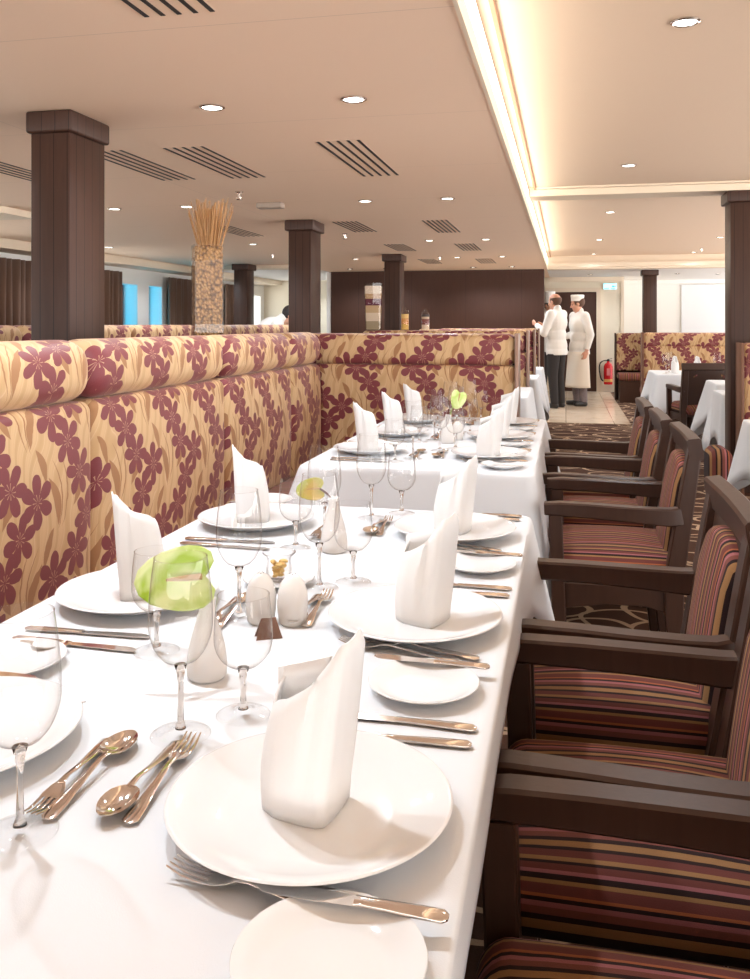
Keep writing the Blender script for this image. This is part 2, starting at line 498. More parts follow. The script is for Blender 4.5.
# curtains
CURT = simple('brown_curtain_cloth', (.16, .085, .055), .8, Sheen_Weight=.3)
for a, b, lab in ((7.45, 8.98, 'brown floor length curtain left of the nearest dark column'), (10.25, 10.82, 'narrow brown curtain just right of the nearest dark column'),
                  (12.22, 13.35, 'brown curtain bunched right of the two blue windows'), (14.5, 15.4, 'farthest brown curtain, right of the tall pasta vase')):
    bm = NB(); n = int((b-a)/.012); prev = None
    for i in range(n+1):
        y = a+(b-a)*i/n; x = XL+.30+.035*sin(y*52)+.012*sin(y*23+1)
        c = [bm.verts.new((x+(.0 if z > 1 else .01*sin(y*31)), y, z)) for z in (.05, 1.0, 1.98)]
        if prev:
            for j in range(2): bm.faces.new((prev[j], c[j], c[j+1], prev[j+1]))
        prev = c
    o = obj('curtain', bm, CURT, smooth=180)
    md = o.modifiers.new('thick', 'SOLIDIFY'); md.thickness = .006
    tag(o, lab, 'curtain', 'curtains on the window wall')

# columns
def column(x0, x1, y0, y1, zt, lab, cap=.05):
    t = thing('column', lab, 'column', ((x0+x1)/2, (y0+y1)/2, 0), 0, 'dark wooden columns')
    w, d = x1-x0, y1-y0
    bm = NB(); rbox(bm, 0, 0, (zt-.09)/2, w, d, zt-.09, .006, k=1); obj('shaft', bm, COLW, t)
    bm = NB(); rbox(bm, 0, 0, zt-.045, w+2*cap*.55, d+2*cap*.55, .09, .012, k=2); obj('capital', bm, COLW, t)
for a in ((-2.17, -1.99, 3.22, 3.50, ZC, 'nearest dark wooden column, behind the floral banquette at left', .03),
          (-2.30, -2.10, 7.05, 7.35, ZC, 'dark wooden column standing between the pasta vase and the dark wall'),
          (-2.24, -2.04, 10.75, 11.05, ZC, 'dark column in front of the dark wall, between layered vase and jars'),
          (-4.75, -4.55, 12.0, 12.3, ZC, 'slim far dark column right behind the tall pasta vase'),
          (1.235, 1.55, 7.12, 7.36, ZT-.065, 'dark wooden column at the right edge above a floral cushion'),
          (1.23, 1.44, 14.75, 15.0, ZC, 'dark column right of the illuminated exit sign')):
    column(*a)

# ceiling vents
ven = [(-1.07, 4.54, 1.0, 5), (-1.86, 4.48, .92, 5), (-2.30, 4.47, .90, 5), (-3.1, 4.5, .9, 5), (-1.07, 1.79, 1.0, 5), (-1.09, 7.8, 1.0, 6), (-1.86, 7.66, .85, 6),
       (-3.05, 7.8, .9, 5), (-1.09, 9.95, .9, 6), (-1.86, 9.85, .9, 6), (-1.09, 12.2, .9, 6), (-1.86, 12.1, .9, 6)]
vlab = ['boldest fully visible slotted ceiling vent, between the nearest downlights and the cove', 'slotted ceiling vent just right of the nearest column', 'slotted ceiling vent touching the right side of the nearest column',
        'slotted ceiling vent cut by the left edge of the photo', 'slotted ceiling vent cut by the top edge of the photo', 'slotted vent in the ceiling, middle of the three nearest the cove light',
        'slotted vent above the second column', 'slotted vent just right of the pasta sticks', 'slotted vent nearer the cove light, fourth from the front', 'slotted vent left of the third column top',
        'last slotted vent nearer the cove light by the dark wall', 'last slotted vent in the row beside the third column']
for (x, y, ly, n), lab in zip(ven, vlab):
    t = thing('ceiling_vent', lab, 'vent', (x, y, ZC), 0, 'slotted ceiling vents')
    bm = NB(); box(bm, -.112, .112, -ly/2-.008, ly/2+.008, -.0008, 0); obj('vent_plate', bm, CEIL, t, smooth=0)
    bm = NB()
    for i in range(n):
        xx = -.1+.2*i/(n-1); box(bm, xx-.007, xx+.007, -ly/2, ly/2, -.003, -.0010)
    obj('slots', bm, BLACK, t, smooth=0)

# downlights
def make_down():
    t = thing('downlight', '', 'downlight')
    bm = NB(); lathe(bm, [(.052, 0), (.052, -.004), (.044, -.008), (.040, -.004)], 28); obj('trim_ring', bm, CHROME, t)
    bm = NB(); lathe(bm, [(.040, -.004), (0, -.006)], 28); obj('lamp_lens', bm, LENS, t)
    return t
def spot(parent, e, ang=150, col=(.87, .94, 1.0), sz=.03):
    L = SPOT.get((e, ang)) or bpy.data.lights.new('downlight_lamp', 'SPOT')
    SPOT[(e, ang)] = L
    L.energy = e; L.spot_size = R(ang); L.spot_blend = .7; L.shadow_soft_size = sz; L.color = col
    l = bpy.data.objects.new('downlight_lamp', L); COL.objects.link(l); l.parent = parent; l.location = (0, 0, -.03)
SPOT = {}
DE = 17
cols = [(-.81, 'first from the cove'), (-1.4, 'second from the cove'), (-2.77, 'third from the cove'), (-3.36, 'fourth from the cove'), (-5.1, 'by the windows')]
rows = [(-2.2, 'row behind the camera'), (1.45, 'row above the front table'), (3.3, 'row nearest in view'), (6.05, 'second row in view'), (9.05, 'third row in view'), (11.4, 'fourth row in view'), (13.45, 'row by the dark wall')]
for y, rl in rows:
    for x, cl in cols:
        if y > 13 and x < -5: continue
        o = place('down', make_down, (x, y, ZC), 0, 'recessed downlight of the lower ceiling, %s, %s' % (cl, rl), 'recessed downlights')
        spot(o, DE*1.7 if y == 1.45 and x > -1.5 else DE*1.5 if y > 6 else DE)
for y, rl in ((3.3, 'large at the top right'), (6.2, 'before the first cross beam'), (8.75, 'just past the first cross beam'), (11.58, 'halfway to the far beam'), (13.9, 'by the far beam'), (15.9, 'above the far door')):
    for x, cl in ((.42, 'above the aisle'), (1.89, 'right of the aisle')):
        if 3 < y < 7 and x > 1: continue
        o = place('down', make_down, (x, y, ZC if y > 15 else ZT), 0, 'round recessed downlight %s, %s' % (cl, rl), 'recessed downlights')
        spot(o, DE)
for x, y, lab in ((2.6, 16.2, 'small far downlight right of the second right column'), (3.4, 16.0, 'small far downlight nearest the right edge'), (-4.4, 16.0, 'small far downlight above the white end wall')):
    o = place('down', make_down, (x, y, ZC), 0, lab, 'recessed downlights'); spot(o, DE*2 if x < 0 else DE)

# sprinklers and the small ceiling box
for x, y, z, lab in ((-2.12, 5.45, ZC, 'brass sprinkler head on the ceiling right of the pasta vase'), (-2.1, 8.2, ZC, 'small sprinkler head above the second column'), (-3.6, 10.4, ZC, 'small sprinkler head left of the pasta sticks'), (1.9, 13.2, ZT, 'small sprinkler head on the tray ceiling at right'), (-1.6, 11.2, ZC, 'small sprinkler head near the dark wall')):
    bm = NB(); lathe(bm, [(0, 0), (.028, 0), (.028, -.006), (.010, -.012), (.008, -.045), (.022, -.050), (.022, -.054), (0, -.056)], 16)
    for s in (-1, 1): sweep(bm, [(.010*s, 0, -.012), (.017*s, 0, -.03), (.008*s, 0, -.047)], .003, .003, n=6)
    tag(obj('sprinkler', bm, STEEL, loc=(x, y, z)), lab, 'sprinkler', 'ceiling sprinklers')
bm = NB(); rbox(bm, 0, 0, -.02, .19, .09, .04, .008)
tag(obj('ceiling_box', bm, simple('grey_plastic', (.35, .28, .23), .5), loc=(-2.10, 6.02, ZC)), 'small grey box fixed to the ceiling above the second column', 'ceiling sensor')

# exit sign and fire extinguisher by the far door
t = thing('exit_sign', 'small glowing pale blue exit sign above the fire extinguisher', 'sign', (.80, YD-.02, 1.97))
bm = NB(); rbox(bm, 0, 0, 0, .25, .04, .12, .008); obj('sign_case', bm, simple('white_sign_case', (.8, .8, .8), .4), t)
bm = NB(); box(bm, -.115, .115, -.026, -.021, -.05, .05); obj('sign_face', bm, emit('exit_sign_blue', (.35, .85, 1.0), 2.6), t, smooth=0)
bm = NB()
box(bm, -.10, -.02, -.029, -.0265, -.042, -.032); box(bm, .02, .09, -.029, -.0265, -.042, -.032)          # dark lower strip
quad(bm, (.03, -.0275, .0), (.06, -.0275, -.022), (.06, -.0275, .022)); box(bm, .06, .10, -.029, -.0265, -.007, .007)   # arrow
obj('sign_mark', bm, emit('exit_sign_mark', (.02, .25, .5), 1.0), t, smooth=0)
RED = simple('red_enamel', (.62, .012, .02), .25)
t = thing('fire_extinguisher', 'red fire extinguisher hung on the cream wall by the far door', 'fire extinguisher', (.765, YD-.11, .15))
bm = NB(); lathe(bm, [(0, 0), (.075, 0), (.08, .02), (.08, .33), (.06, .38), (.025, .40), (.022, .43), (0, .43)], 28); obj('cylinder', bm, RED, t)
bm = NB(); lathe(bm, [(.0805, .05), (.0815, .05), (.0815, .10), (.0805, .10)], 28); obj('yellow_band', bm, simple('yellow_band', (.75, .40, .12), .4), t)
bm = NB(); box(bm, -.03, .03, -.083, -.080, .17, .30); obj('instruction_label', bm, simple('pink_label', (.75, .25, .25), .4), t, smooth=0)
bm = NB(); rbox(bm, 0, 0, .445, .05, .03, .03, .006); sweep(bm, [(-.02, 0, .46), (.07, 0, .48)], .008, .004, n=6); sweep(bm, [(-.02, 0, .44), (.07, 0, .435)], .008, .004, n=6); obj('valve', bm, BLACK, t)
bm = NB(); sweep(bm, bez((-.02, 0, .44), (-.20, 0, .46), (-.15, 0, .20), 10)+bez((-.15, 0, .20), (-.14, 0, .08), (-.085, -.02, .06), 6)[1:], .011, .011, n=8); obj('hose', bm, BLACK, t)
bm = NB(); box(bm, -.04, .04, .07, .11, .10, .40); obj('bracket', bm, STEEL, t, smooth=0)

# ------------------------------------------------------------------ banquettes
def cushion(name, parent, cx, cy, cz, sx, sy, sz, r, along, mat_=FLORAL, bulge=.02, u0=0.0, v0=0.0, depthdir=1):
    """upholstered pad; along = 'x' or 'y' is the running direction, pattern runs up the front"""
    bm = NB()
    def uv(x, y, z):
        a, dp = (x, y) if along == 'x' else (y, x)
        return (a+u0, z+v0+dp*depthdir)
    def f(x, y, z):
        if along == 'x': g = max(0, 1-(2*x/sx)**4)*max(0, 1-(2*z/sz)**2); return (0, bulge*g*(y/(sy/2)), 0)
        g = max(0, 1-(2*y/sy)**4)*max(0, 1-(2*z/sz)**2); return (bulge*g*(x/(sx/2)), 0, 0)
    n = (max(2, int(sx/.08)), max(2, int(sy/.08)), max(2, int(sz/.06)))
    rbox(bm, 0, 0, 0, sx, sy, sz, r, n, 3, f, uv)
    return obj(name, bm, mat_, parent, (cx, cy, cz), smooth=60)

def seat_pad(parent, cx, cy, cz, sx, sy, sz):
    bm = NB(); rbox(bm, 0, 0, 0, sx, sy, sz, .045, (6, 10, 2), 3, lambda x, y, z: (0, 0, .02*max(0, 1-(2*x/sx)**2)*max(0, 1-(2*y/sy)**2)*(z > 0)), lambda x, y, z: (x, y))
    return obj('seat', bm, STRIPE, parent, (cx, cy, cz), smooth=60)

XB = -1.42
t = thing('banquette', 'long floral banquette along the left side of the two laid tables', 'banquette', (XB, 2.4, 0))
seams = [-.7, .37, 1.39, 2.435, 3.50, 4.42, 4.985]
for i, (a, b) in enumerate(zip(seams, seams[1:])):
    c, w = (a+b)/2-2.4, b-a-.004
    cushion('back_cushion', t, -.065, c, .735, .13, w, .60, .035, 'y', bulge=.018, u0=(a+b)/2*1.0, depthdir=-1)
    cushion('head_roll', t, -.085, c, 1.128, .19, w, .188, .075, 'y', bulge=.0, u0=(a+b)/2+.07, v0=.73, depthdir=-1)
    seat_pad(t, .27, c, .42, .54, w, .11)
bm = NB(); box(bm, -.02, .50, -3.1, 2.58, 0, .36); obj('plinth', bm, WOOD, t, smooth=0)
bm = NB(); box(bm, -.19, -.13, -3.1, 2.58, 0, 1.19); obj('back_board', bm, WOOD, t, smooth=0)

BRONZE = simple('bronze_post', (.30, .20, .16), .3, .9)
def partition(x0, x1, y, lab, ztop=1.215, post='left', seat=1, col=BRONZE, u0=0., depth=.16, v0=0.):
    """floral booth divider standing across the room with a metal end post and a bench on its far side"""
    t = thing('booth_partition', lab, 'booth partition', ((x0+x1)/2, y, 0))
    w = x1-x0
    cushion('back_cushion', t, 0, .07, .735-.0, w-.03, .13, ztop-.19-.43, .03, 'x', bulge=.012, u0=u0, v0=v0, depthdir=1)
    cushion('head_roll', t, 0, .08, ztop-.093, w-.03, depth, .185, .05, 'x', bulge=0, u0=u0+.06, v0=v0+.39, depthdir=1)
    bm = NB(); box(bm, -w/2+.02, w/2-.02, .14, .19, 0, ztop-.03); obj('back_board', bm, WOOD, t, smooth=0)
    s = w/2-.012 if post == 'right' else -w/2+.012
    bm = NB(); rbox(bm, s, .09, ztop/2, .022, .22, ztop, .004, k=1); obj('end_post', bm, col, t)
    if seat:
        yy = .19+.27 if seat > 0 else -.27
        bm = NB(); rbox(bm, 0, 0, 0, w-.05, .52, .12, .05, (10, 4, 2), 3, None, lambda x, y, z: (y, x)); obj('seat', bm, STRIPE, t, (0, yy, .41), smooth=60)
        bm = NB(); box(bm, -w/2+.05, w/2-.05, yy-.24, yy+.22, 0, .35); obj('plinth', bm, WOOD, t, smooth=0)
    return t
partition(-1.60, -.262, 5.0, 'floral booth partition right behind the second laid table', post='right', u0=.10)
partition(-1.80, -.31, 7.55, 'second floral booth partition with a metal end post, behind the first', post='right', u0=.2)
partition(-1.60, -.315, 9.3, 'third floral booth partition, its metal post just left of the cooks', post='right')
partition(-1.60, -.32, 11.0, 'last floral booth partition before the dark wall', post='right', u0=.3)
partition(1.26, 3.2, 6.86, 'floral booth back under the dark column at the right edge', ztop=1.13, post='left', seat=0, col=TRIMW, u0=.12)
partition(.915, 3.6, 11.2, 'wide floral booth back behind the far right tables', ztop=1.165, post='left', col=TRIMW, u0=.05)
partition(.80, 3.3, 15.1, 'farthest floral booth back beside the fire extinguisher', ztop=1.12, post='left', seat=-1, col=WOOD)
# rows beyond the banquette
def back_row(x, y0, y1, zt, lab):
    t = thing('banquette', lab, 'banquette', (x, (y0+y1)/2, 0))
    n = max(1, round((y1-y0)/1.2)); w = (y1-y0)/n
    for i in range(n):
        c = -(y1-y0)/2+w*(i+.5)
        cushion('back_cushion', t, -.065, c, .70, .13, w-.004, .62, .035, 'y', u0=i*.9, depthdir=-1)
        cushion('head_roll', t, -.085, c, zt-.11, .19, w-.004, .21, .07, 'y', bulge=0, u0=i*.9+.3, v0=.8, depthdir=-1)
    bm = NB(); box(bm, -.19, .48, -(y1-y0)/2, (y1-y0)/2, 0, .36); obj('plinth', bm, WOOD, t, smooth=0)
    bm = NB(); box(bm, -.20, -.13, -(y1-y0)/2, (y1-y0)/2, .3, zt-.03); obj('back_board', bm, WOOD, t, smooth=0)
back_row(-3.05, 3.2, 9.6, 1.268, 'floral banquette back of the next row, behind the long left banquette')
back_row(-3.9, 10.2, 13.2, 1.262, 'distant floral banquette back below the far windows')
bm = NB(); rbox(bm, -1.80, 3.3, .6, .32, 3.4, 1.2, .01, k=1)
tag(obj('ledge_cabinet', bm, WOOD), 'dark wooden ledge cabinet behind the long left banquette, under the pasta vase', 'cabinet')

# bench end that shows left of the right hand column
t = thing('bench', 'low striped bench end just left of the right dark column', 'bench', (1.115, 6.93, 0))
bm = NB(); rbox(bm, 0, 0, .20, .17, .36, .30, .075, (2, 4, 2), 4, None, lambda x, y, z: (z, x*.6)); obj('seat', bm, STRIPE, t, smooth=60)
bm = NB(); box(bm, -.06, .06, -.14, .14, 0, .06); obj('plinth', bm, WOOD, t, smooth=0)
# ------------------------------------------------------------------ tables and cloths
def table(x0, x1, y0, y1, zt, lab, cloth_lab, drop=.26, corner=.20, seed=0, flare=.035, side=None):
    cx, cy = (x0+x1)/2, (y0+y1)/2; w, d = x1-x0, y1-y0
    t = thing('dining_table', lab, 'table', (cx, cy, 0), 0, 'dining tables')
    bm = NB(); rbox(bm, 0, 0, zt-.025, w-.02, d-.02, .035, .006, k=1); obj('tabletop', bm, WOOD, t)
    for sy in (-1, 1):
        bm = NB(); cyl(bm, (0, sy*d*.30, 0), .045, .03, zt-.04); obj('leg', bm, WOOD, t)
        bm = NB(); rbox(bm, 0, sy*d*.30, .015, .46, .08, .03, .01, k=1); rbox(bm, 0, sy*d*.30, .0155, .08, .46, .029, .01, k=1); obj('foot', bm, WOOD, t)
    rr = random.Random(seed)
    # perimeter with rounded corners
    P = []; rc = .025; st = .035
    def edge(a, b):
        n = max(2, int((Vector(b)-Vector(a)).length/st))
        for i in range(n): P.append((Vector(a).lerp(Vector(b), i/n), None))
    hw, hd = w/2, d/2
    cor = [(hw-rc, -hd+rc, -90), (hw-rc, hd-rc, 0), (-hw+rc, hd-rc, 90), (-hw+rc, -hd+rc, 180)]
    loop = []
    for i, (x, y, a0) in enumerate(cor):
        for k in range(9):
            a = R(a0+90*k/8); loop.append((x+rc*cos(a), y+rc*sin(a), cos(a), sin(a), 1-abs(k-4)/4*.35))
        nx, ny, na = cor[(i+1) % 4]
        a = R(a0+90); p = Vector((x+rc*cos(a), y+rc*sin(a))); q = Vector((nx+rc*cos(R(na)), ny+rc*sin(R(na))))
        L = (q-p).length; n = int(L/st)
        for k in range(1, n):
            f = k/n; m = p.lerp(q, f); dd = min(f, 1-f)*L
            loop.append((m.x, m.y, cos(a), sin(a), .65*max(0, 1-dd/.26)**1.6))
    ph = [rr.uniform(0, 6.28) for _ in range(4)]
    bm = NB(); rings = []
    lev = [0, .012, .03, .07, .13, .20, .28, .38, .50, .64, .80, 1.0]
    N = len(loop); per = 0; S = []
    for i in range(N):
        S.append(per); a, b = loop[i], loop[(i+1) % N]; per += hypot(b[0]-a[0], b[1]-a[1])
    top = [bm.verts.new((x-nx*.012, y-ny*.012, zt+.002)) for x, y, nx, ny, c in loop]
    rings.append(top)
    for l in lev[1:]:
        ring = []
        for i, (x, y, nx, ny, c) in enumerate(loop):
            dr = drop+corner*c; s = S[i]
            if side and nx > .9: dr = side(y+cy)+corner*c*(1 if y > 0 else .25)
            amp = min(1, l*1.3)*(.016+.030*c)*min(1, dr/drop)**2
            wv = sin(s*11+ph[0])*.55+sin(s*19+ph[1])*.3+sin(s*5+ph[2])*.4
            out = .002+min(l, .03)*.2+flare*l*(1+3.4*c)*min(1, dr/drop)**2+amp*wv
            out = max(out, .002)
            ring.append(bm.verts.new((x+nx*out, y+ny*out, zt+.002-dr*l+(.0 if l > .02 else .003))))
        rings.append(ring)
    for a, b in zip(rings, rings[1:]):
        for i in range(N):
            j = (i+1) % N; bm.faces.new((a[i], b[i], b[j], a[j]))
    bm.faces.new(top)
    o = obj('tablecloth', bm, CLOTH, loc=(cx, cy, 0), smooth=60)
    md = o.modifiers.new('thick', 'SOLIDIFY'); md.thickness = .0016; md.offset = 1
    tag(o, cloth_lab, 'tablecloth', 'white tablecloths')
    return t
TZ = .75
table(-.955, -.10, .40, 2.40, TZ-.0042, 'front dining table fully hidden by its white cloth, laid for six', 'white tablecloth of the front table, nearest the camera', seed=3, side=lambda y: .065+.16*max(0, min(1, (y-1.4)/.9))**1.5)
table(-.955, -.115, 3.07, 4.86, TZ-.0042, 'second dining table hidden by its white cloth, before the floral partition', 'white tablecloth of the second laid table, hanging beside three chairs', seed=5, drop=.30, corner=.22)
bays = [(6.25, 7.30, 'third', 5), (8.42, 9.10, 'fourth', 7), (10.15, 10.78, 'fifth', 9)]
for a, b, n, sd in bays:
    table(-1.03, -.275, a, b, .745, '%s table along the left side, just its white corner showing' % n, 'white cloth of the %s table on the left, hanging past the metal post' % n, seed=sd, drop=.28, corner=.20, flare=.022)
table(.93, 1.78, 9.55, 10.4, .74, 'far right table with upright napkins, before the wide floral booth back', 'white cloth of the far right table behind the dark chair', seed=21, drop=.30, corner=.22)
table(1.30, 2.1, 8.10, 8.70, .74, 'right table between the dark chair and the right column', 'white cloth of the right table overlapping the dark chair', seed=22, drop=.34, corner=.25)
table(1.24, 2.0, 7.46, 7.93, .70, 'narrow right side table half hidden by the dark column', 'lower white cloth corner touching the left side of the right column', seed=23, drop=.36, corner=.20, flare=.012)
table(.955, 1.8, 4.30, 5.1, .745, 'aisle side table at the right edge, only a cloth corner showing', 'white cloth corner hanging at the right edge before the floral cushion', seed=24, drop=.28, corner=.17)

# ------------------------------------------------------------------ armchair (faces -x)
def make_chair(wood_=None, fab=None):
    wd = wood_ or WOOD; fb = fab or STRIPE
    t = thing('dining_armchair', '', 'chair')
    bm = NB()
    rbox(bm, 0, 0, 0, .455, .448, .105, .045, (8, 8, 2), 3, lambda x, y, z: (0, 0, .028*max(0, 1-(x/.235)**2)*max(0, 1-(y/.22)**2)*(1 if z > 0 else 0)), lambda x, y, z: (x, y*(1-4.4*(z-.05))))
    obj('seat', bm, fb, t, (-.012, 0, .436), smooth=70)
    def bx(z): return .170+max(0, z-.42)*.15-max(0, .3-z)*(-.10)
    bm = NB()
    def bend(x, y, z):
        a = .05*max(0, (abs(y)/.165)**2.2)*(z > .1)*min(1, (z-.1)/.08) if z > .1 else 0
        return (z*.15+.012*(1-(y/.17)**2)*(-1 if x < 0 else 0)*max(0, 1-(z/.2)**2), 0, -a)
    rbox(bm, 0, 0, 0, .044, .315, .40, .018, (1, 10, 10), 3, bend, lambda x, y, z: (z, y))
    obj('backrest', bm, fb, t, (bx(.62)-.010, 0, .62), smooth=70)
    bm = NB(); rbox(bm, 0, 0, 0, .018, .41, .46, .003, (1, 1, 4), 1, lambda x, y, z: (z*.15, 0, 0)); obj('back_panel', bm, wd, t, (bx(.63)+.006, 0, .63))
    for s in (-1, 1):
        bm = NB(); sweep(bm, [(-.195, s*.237, 0), (-.205, s*.237, .30), (-.215, s*.237, .62)], [.019, .023, .023], [.019, .023, .023], side=(0, 1, 0), ch=.004)
        obj('leg', bm, wd, t)
        bm = NB()
        zs = [0, .15, .3, .42, .5, .6, .7, .8, .858]
        sweep(bm, [(bx(z), s*.228, z) for z in zs], [.020, .023, .026, .029, .030, .030, .030, .029, .028], [.022, .026, .030, .030, .028, .026, .024, .022, .020], side=(0, 1, 0), ch=.004)
        obj('leg', bm, wd, t)
        bm = NB()
        pts = [(-.252, s*.238, .640), (-.20, s*.239, .642), (-.10, s*.243, .640), (0, s*.247, .636), (.10, s*.248, .632), (.155, s*.245, .630), (.195, s*.236, .634), (.215, s*.227, .642)]
        sweep(bm, pts, [.021, .024, .024, .024, .024, .023, .021, .018], [.020, .023, .024, .025, .027, .029, .030, .030], side=(0, 1, 0), ch=.005)
        obj('armrest', bm, wd, t)
        bm = NB(); sweep(bm, [(-.20, s*.226, .345), (-.05, s*.226, .357), (.08, s*.226, .357), (.175, s*.222, .345)], .011, [.045, .033, .033, .045], side=(0, 1, 0), ch=.003); obj('side_rail', bm, wd, t)
    bm = NB(); sweep(bm, [(bx(.855), -.259, .857), (bx(.855)+.005, -.12, .857), (bx(.855)+.007, 0, .857), (bx(.855)+.005, .12, .857), (bx(.855), .259, .857)], .0225, .036, side=(1, 0, .15), ch=.006)
    obj('top_rail', bm, wd, t)
    bm = NB(); sweep(bm, [(bx(.42), -.21, .40), (bx(.42), .21, .40)], .016, .035, side=(1, 0, 0), ch=.003); obj('back_rail', bm, wd, t)
    bm = NB(); sweep(bm, [(-.205, -.22, .35), (-.207, 0, .36), (-.205, .22, .35)], .012, [.045, .033, .045], side=(1, 0, 0), ch=.003); obj('front_rail', bm, wd, t)
    return t
chairs = [(.128, .925, 'nearest dark wood armchair, only its striped seat showing at the bottom edge'), (.124, 1.470, 'second dark wood armchair from the camera, tucked to the front table'),
          (.126, 2.035, 'third armchair of the front table, striped back seen below the right column'),
          (.180, 3.27, 'nearest of the three armchairs at the second table'), (.155, 3.85, 'middle one of the three armchairs at the second table'), (.140, 4.42, 'farthest of the three armchairs at the second table')]
for x, y, lab in chairs:
    place('chair', make_chair, (x, y, 0), 0, lab, 'striped armchairs along the aisle')
place('chair', make_chair, (1.30, 9.12, 0), R(-78), 'dark armchair seen from behind at the far right table', 'armchairs across the aisle')

# ------------------------------------------------------------------ tableware
def make_plate(r=.15):
    bm = NB()
    k = r/.15; kz = 1 if r > .1 else .62
    lathe(bm, [(0, .004), (.075*k, .004), (.080*k, 0), (.086*k, 0), (.092*k, .004), (.125*k, .0135*kz), (.148*k, .0235*kz), (.150*k, .0250*kz), (.149*k, .0265*kz), (.146*k, .0265*kz), (.122*k, .0170*kz), (.098*k, .0095*kz), (.085*k, .0078*kz), (0, .0078*kz)], 72)
    return tag(obj('dinner_plate' if r > .1 else 'bread_plate', bm, CHINA, smooth=60), None, 'plate')
def make_bread(): 
    o = make_plate(.079); return o
def make_napkin_l(): return make_napkin(-1)
def make_napkin(mir=1):
    """folded linen standing as a sail: open pocket whose walls rise towards the diner (+x)"""
    bm = NB()
    P = [(-.008, .034, .130), (-.024, .024, .140), (-.033, .010, .130), (-.034, -.006, .112), (-.022, -.018, .122), (-.002, -.024, .145), (.015, -.027, .167), (.022, -.024, .180), (.028, -.010, .188), (.033, .008, .186), (.036, .026, .172)]
    # refine
    HL = [.120, .125, .128, .132, .142, .156, .168, .174, .178, .174, .160]
    P = [(x*1.22, y*1.1, h if mir > 0 else HL[i]*1.1) for i, (x, y, h) in enumerate(P)]; Q = []
    for i in range(len(P)-1):
        for k in range(4): Q.append(tuple(P[i][j]*(1-k/4)+P[i+1][j]*k/4 for j in range(3)))
    Q.append(P[-1]); rows = 10; g = []
    for i, (x, y, h) in enumerate(Q):
        col = []
        for k in range(rows+1):
            z = k/rows; s = i/len(Q)
            lean = .024*(z**1.6)*(.35+.65*max(0, min(1, (x+.035)/.07)))
            bulge = .005*sin(pi*z)
            nx, ny = x, y; L = hypot(nx, ny) or 1
            col.append(bm.verts.new((x*(1-.12*z)+lean+bulge*nx/L, y*(1-.25*z*(x > 0))+bulge*ny/L+.004*sin(7*s+3*z), h*z+(.004*sin(i*.55) if k == rows else 0))))
        g.append(col)
    for a, b in zip(g, g[1:]):
        for k in range(rows): bm.faces.new((a[k], b[k], b[k+1], a[k+1]))
    # inner folded leaf
    g = []
    for i in range(9 if mir > 0 else 0):
        f = i/8; x = -.030+.034*f; y = .016-.010*f; h = .142+.018*f
        g.append([bm.verts.new((x+.026*(k/8)**1.6*f, y+.004*sin(3*k/8), .006+(h-.006)*k/8)) for k in range(9)])
    for a, b in zip(g, g[1:]):
        for k in range(8): bm.faces.new((a[k], b[k], b[k+1], a[k+1]))
    for v in bm.verts: v.co.x *= mir
    o = obj('napkin', bm, NAPKIN, smooth=50)
    md = o.modifiers.new('thick', 'SOLIDIFY'); md.thickness = .0028; md.offset = 0
    return tag(o, None, 'napkin')

def make_knife(L=.225, butter=False):
    t = thing('butter_knife' if butter else 'table_knife', '', 'knife')
    k = L/.225; bm = NB()
    sweep(bm, [(0, 0, .0035), (.006*k, 0, .0038), (.03*k, 0, .0040), (.075*k, 0, .0040), (.100*k, 0, .0038), (.106*k, 0, .0036)], [.004, .0085, .0080, .0062, .0055, .0065], [.0015, .0032, .0034, .0032, .0030, .0030], side=(0, 1, 0), n=12, e=2.4)
    obj('handle', bm, STEEL, t, smooth=50)
    bm = NB(); n = 12; g = []
    for i in range(n+1):
        f = i/n; x = (.106+.119*f)*k; w1 = .0065+.0035*min(1, f*2); back = -.0065-.001*f
        if f > .82: w1 *= sqrt(max(0, 1-((f-.82)/.185)**2)); back *= (1-.35*((f-.82)/.18)**2)
        g.append([bm.verts.new((x, back, .0040)), bm.verts.new((x, back, .0024)), bm.verts.new((x, w1, .0030)), bm.verts.new((x, w1, .0034))])
    for a, b in zip(g, g[1:]):
        for j in range(4): bm.faces.new((a[j], a[(j+1) % 4], b[(j+1) % 4], b[j]))
    bm.faces.new(g[0]); bm.faces.new(g[-1][::-1]); obj('blade', bm, STEEL, t, smooth=30)
    return t
def make_fork(L=.20):
    t = thing('fork', '', 'fork'); k = L/.20; bm = NB()
    sweep(bm, [(0, 0, .0030), (.005*k, 0, .0032), (.03*k, 0, .0045), (.08*k, 0, .0080), (.115*k, 0, .0115), (.132*k, 0, .0105)], [.004, .0095, .0085, .0045, .0035, .0050], [.0010, .0018, .0018, .0018, .0018, .0014], side=(0, 1, 0), n=12, e=2.4)
    obj('handle', bm, STEEL, t, smooth=50)
    bm = NB()
    sweep(bm, [(.128*k, 0, .0108), (.137*k, 0, .0088), (.147*k, 0, .0070), (.156*k, 0, .0062)], [.0045, .0095, .0118, .0118], .0010, side=(0, 1, 0), n=12, e=3)
    hd = obj('head', bm, STEEL, t, smooth=50)
    for i in range(4):
        y = -.0096+.0064*i; bm = NB()
        sweep(bm, [(.154*k, y, .0062), (.168*k, y, .0058), (.184*k, y*.97, .0072), (.20*k, y*.94, .0118)], [.0022, .0021, .0017, .0009], [.0010, .0010, .0009, .0006], side=(0, 1, 0), n=8, e=3)
        obj('tine', bm, STEEL, hd, smooth=50)
    return t
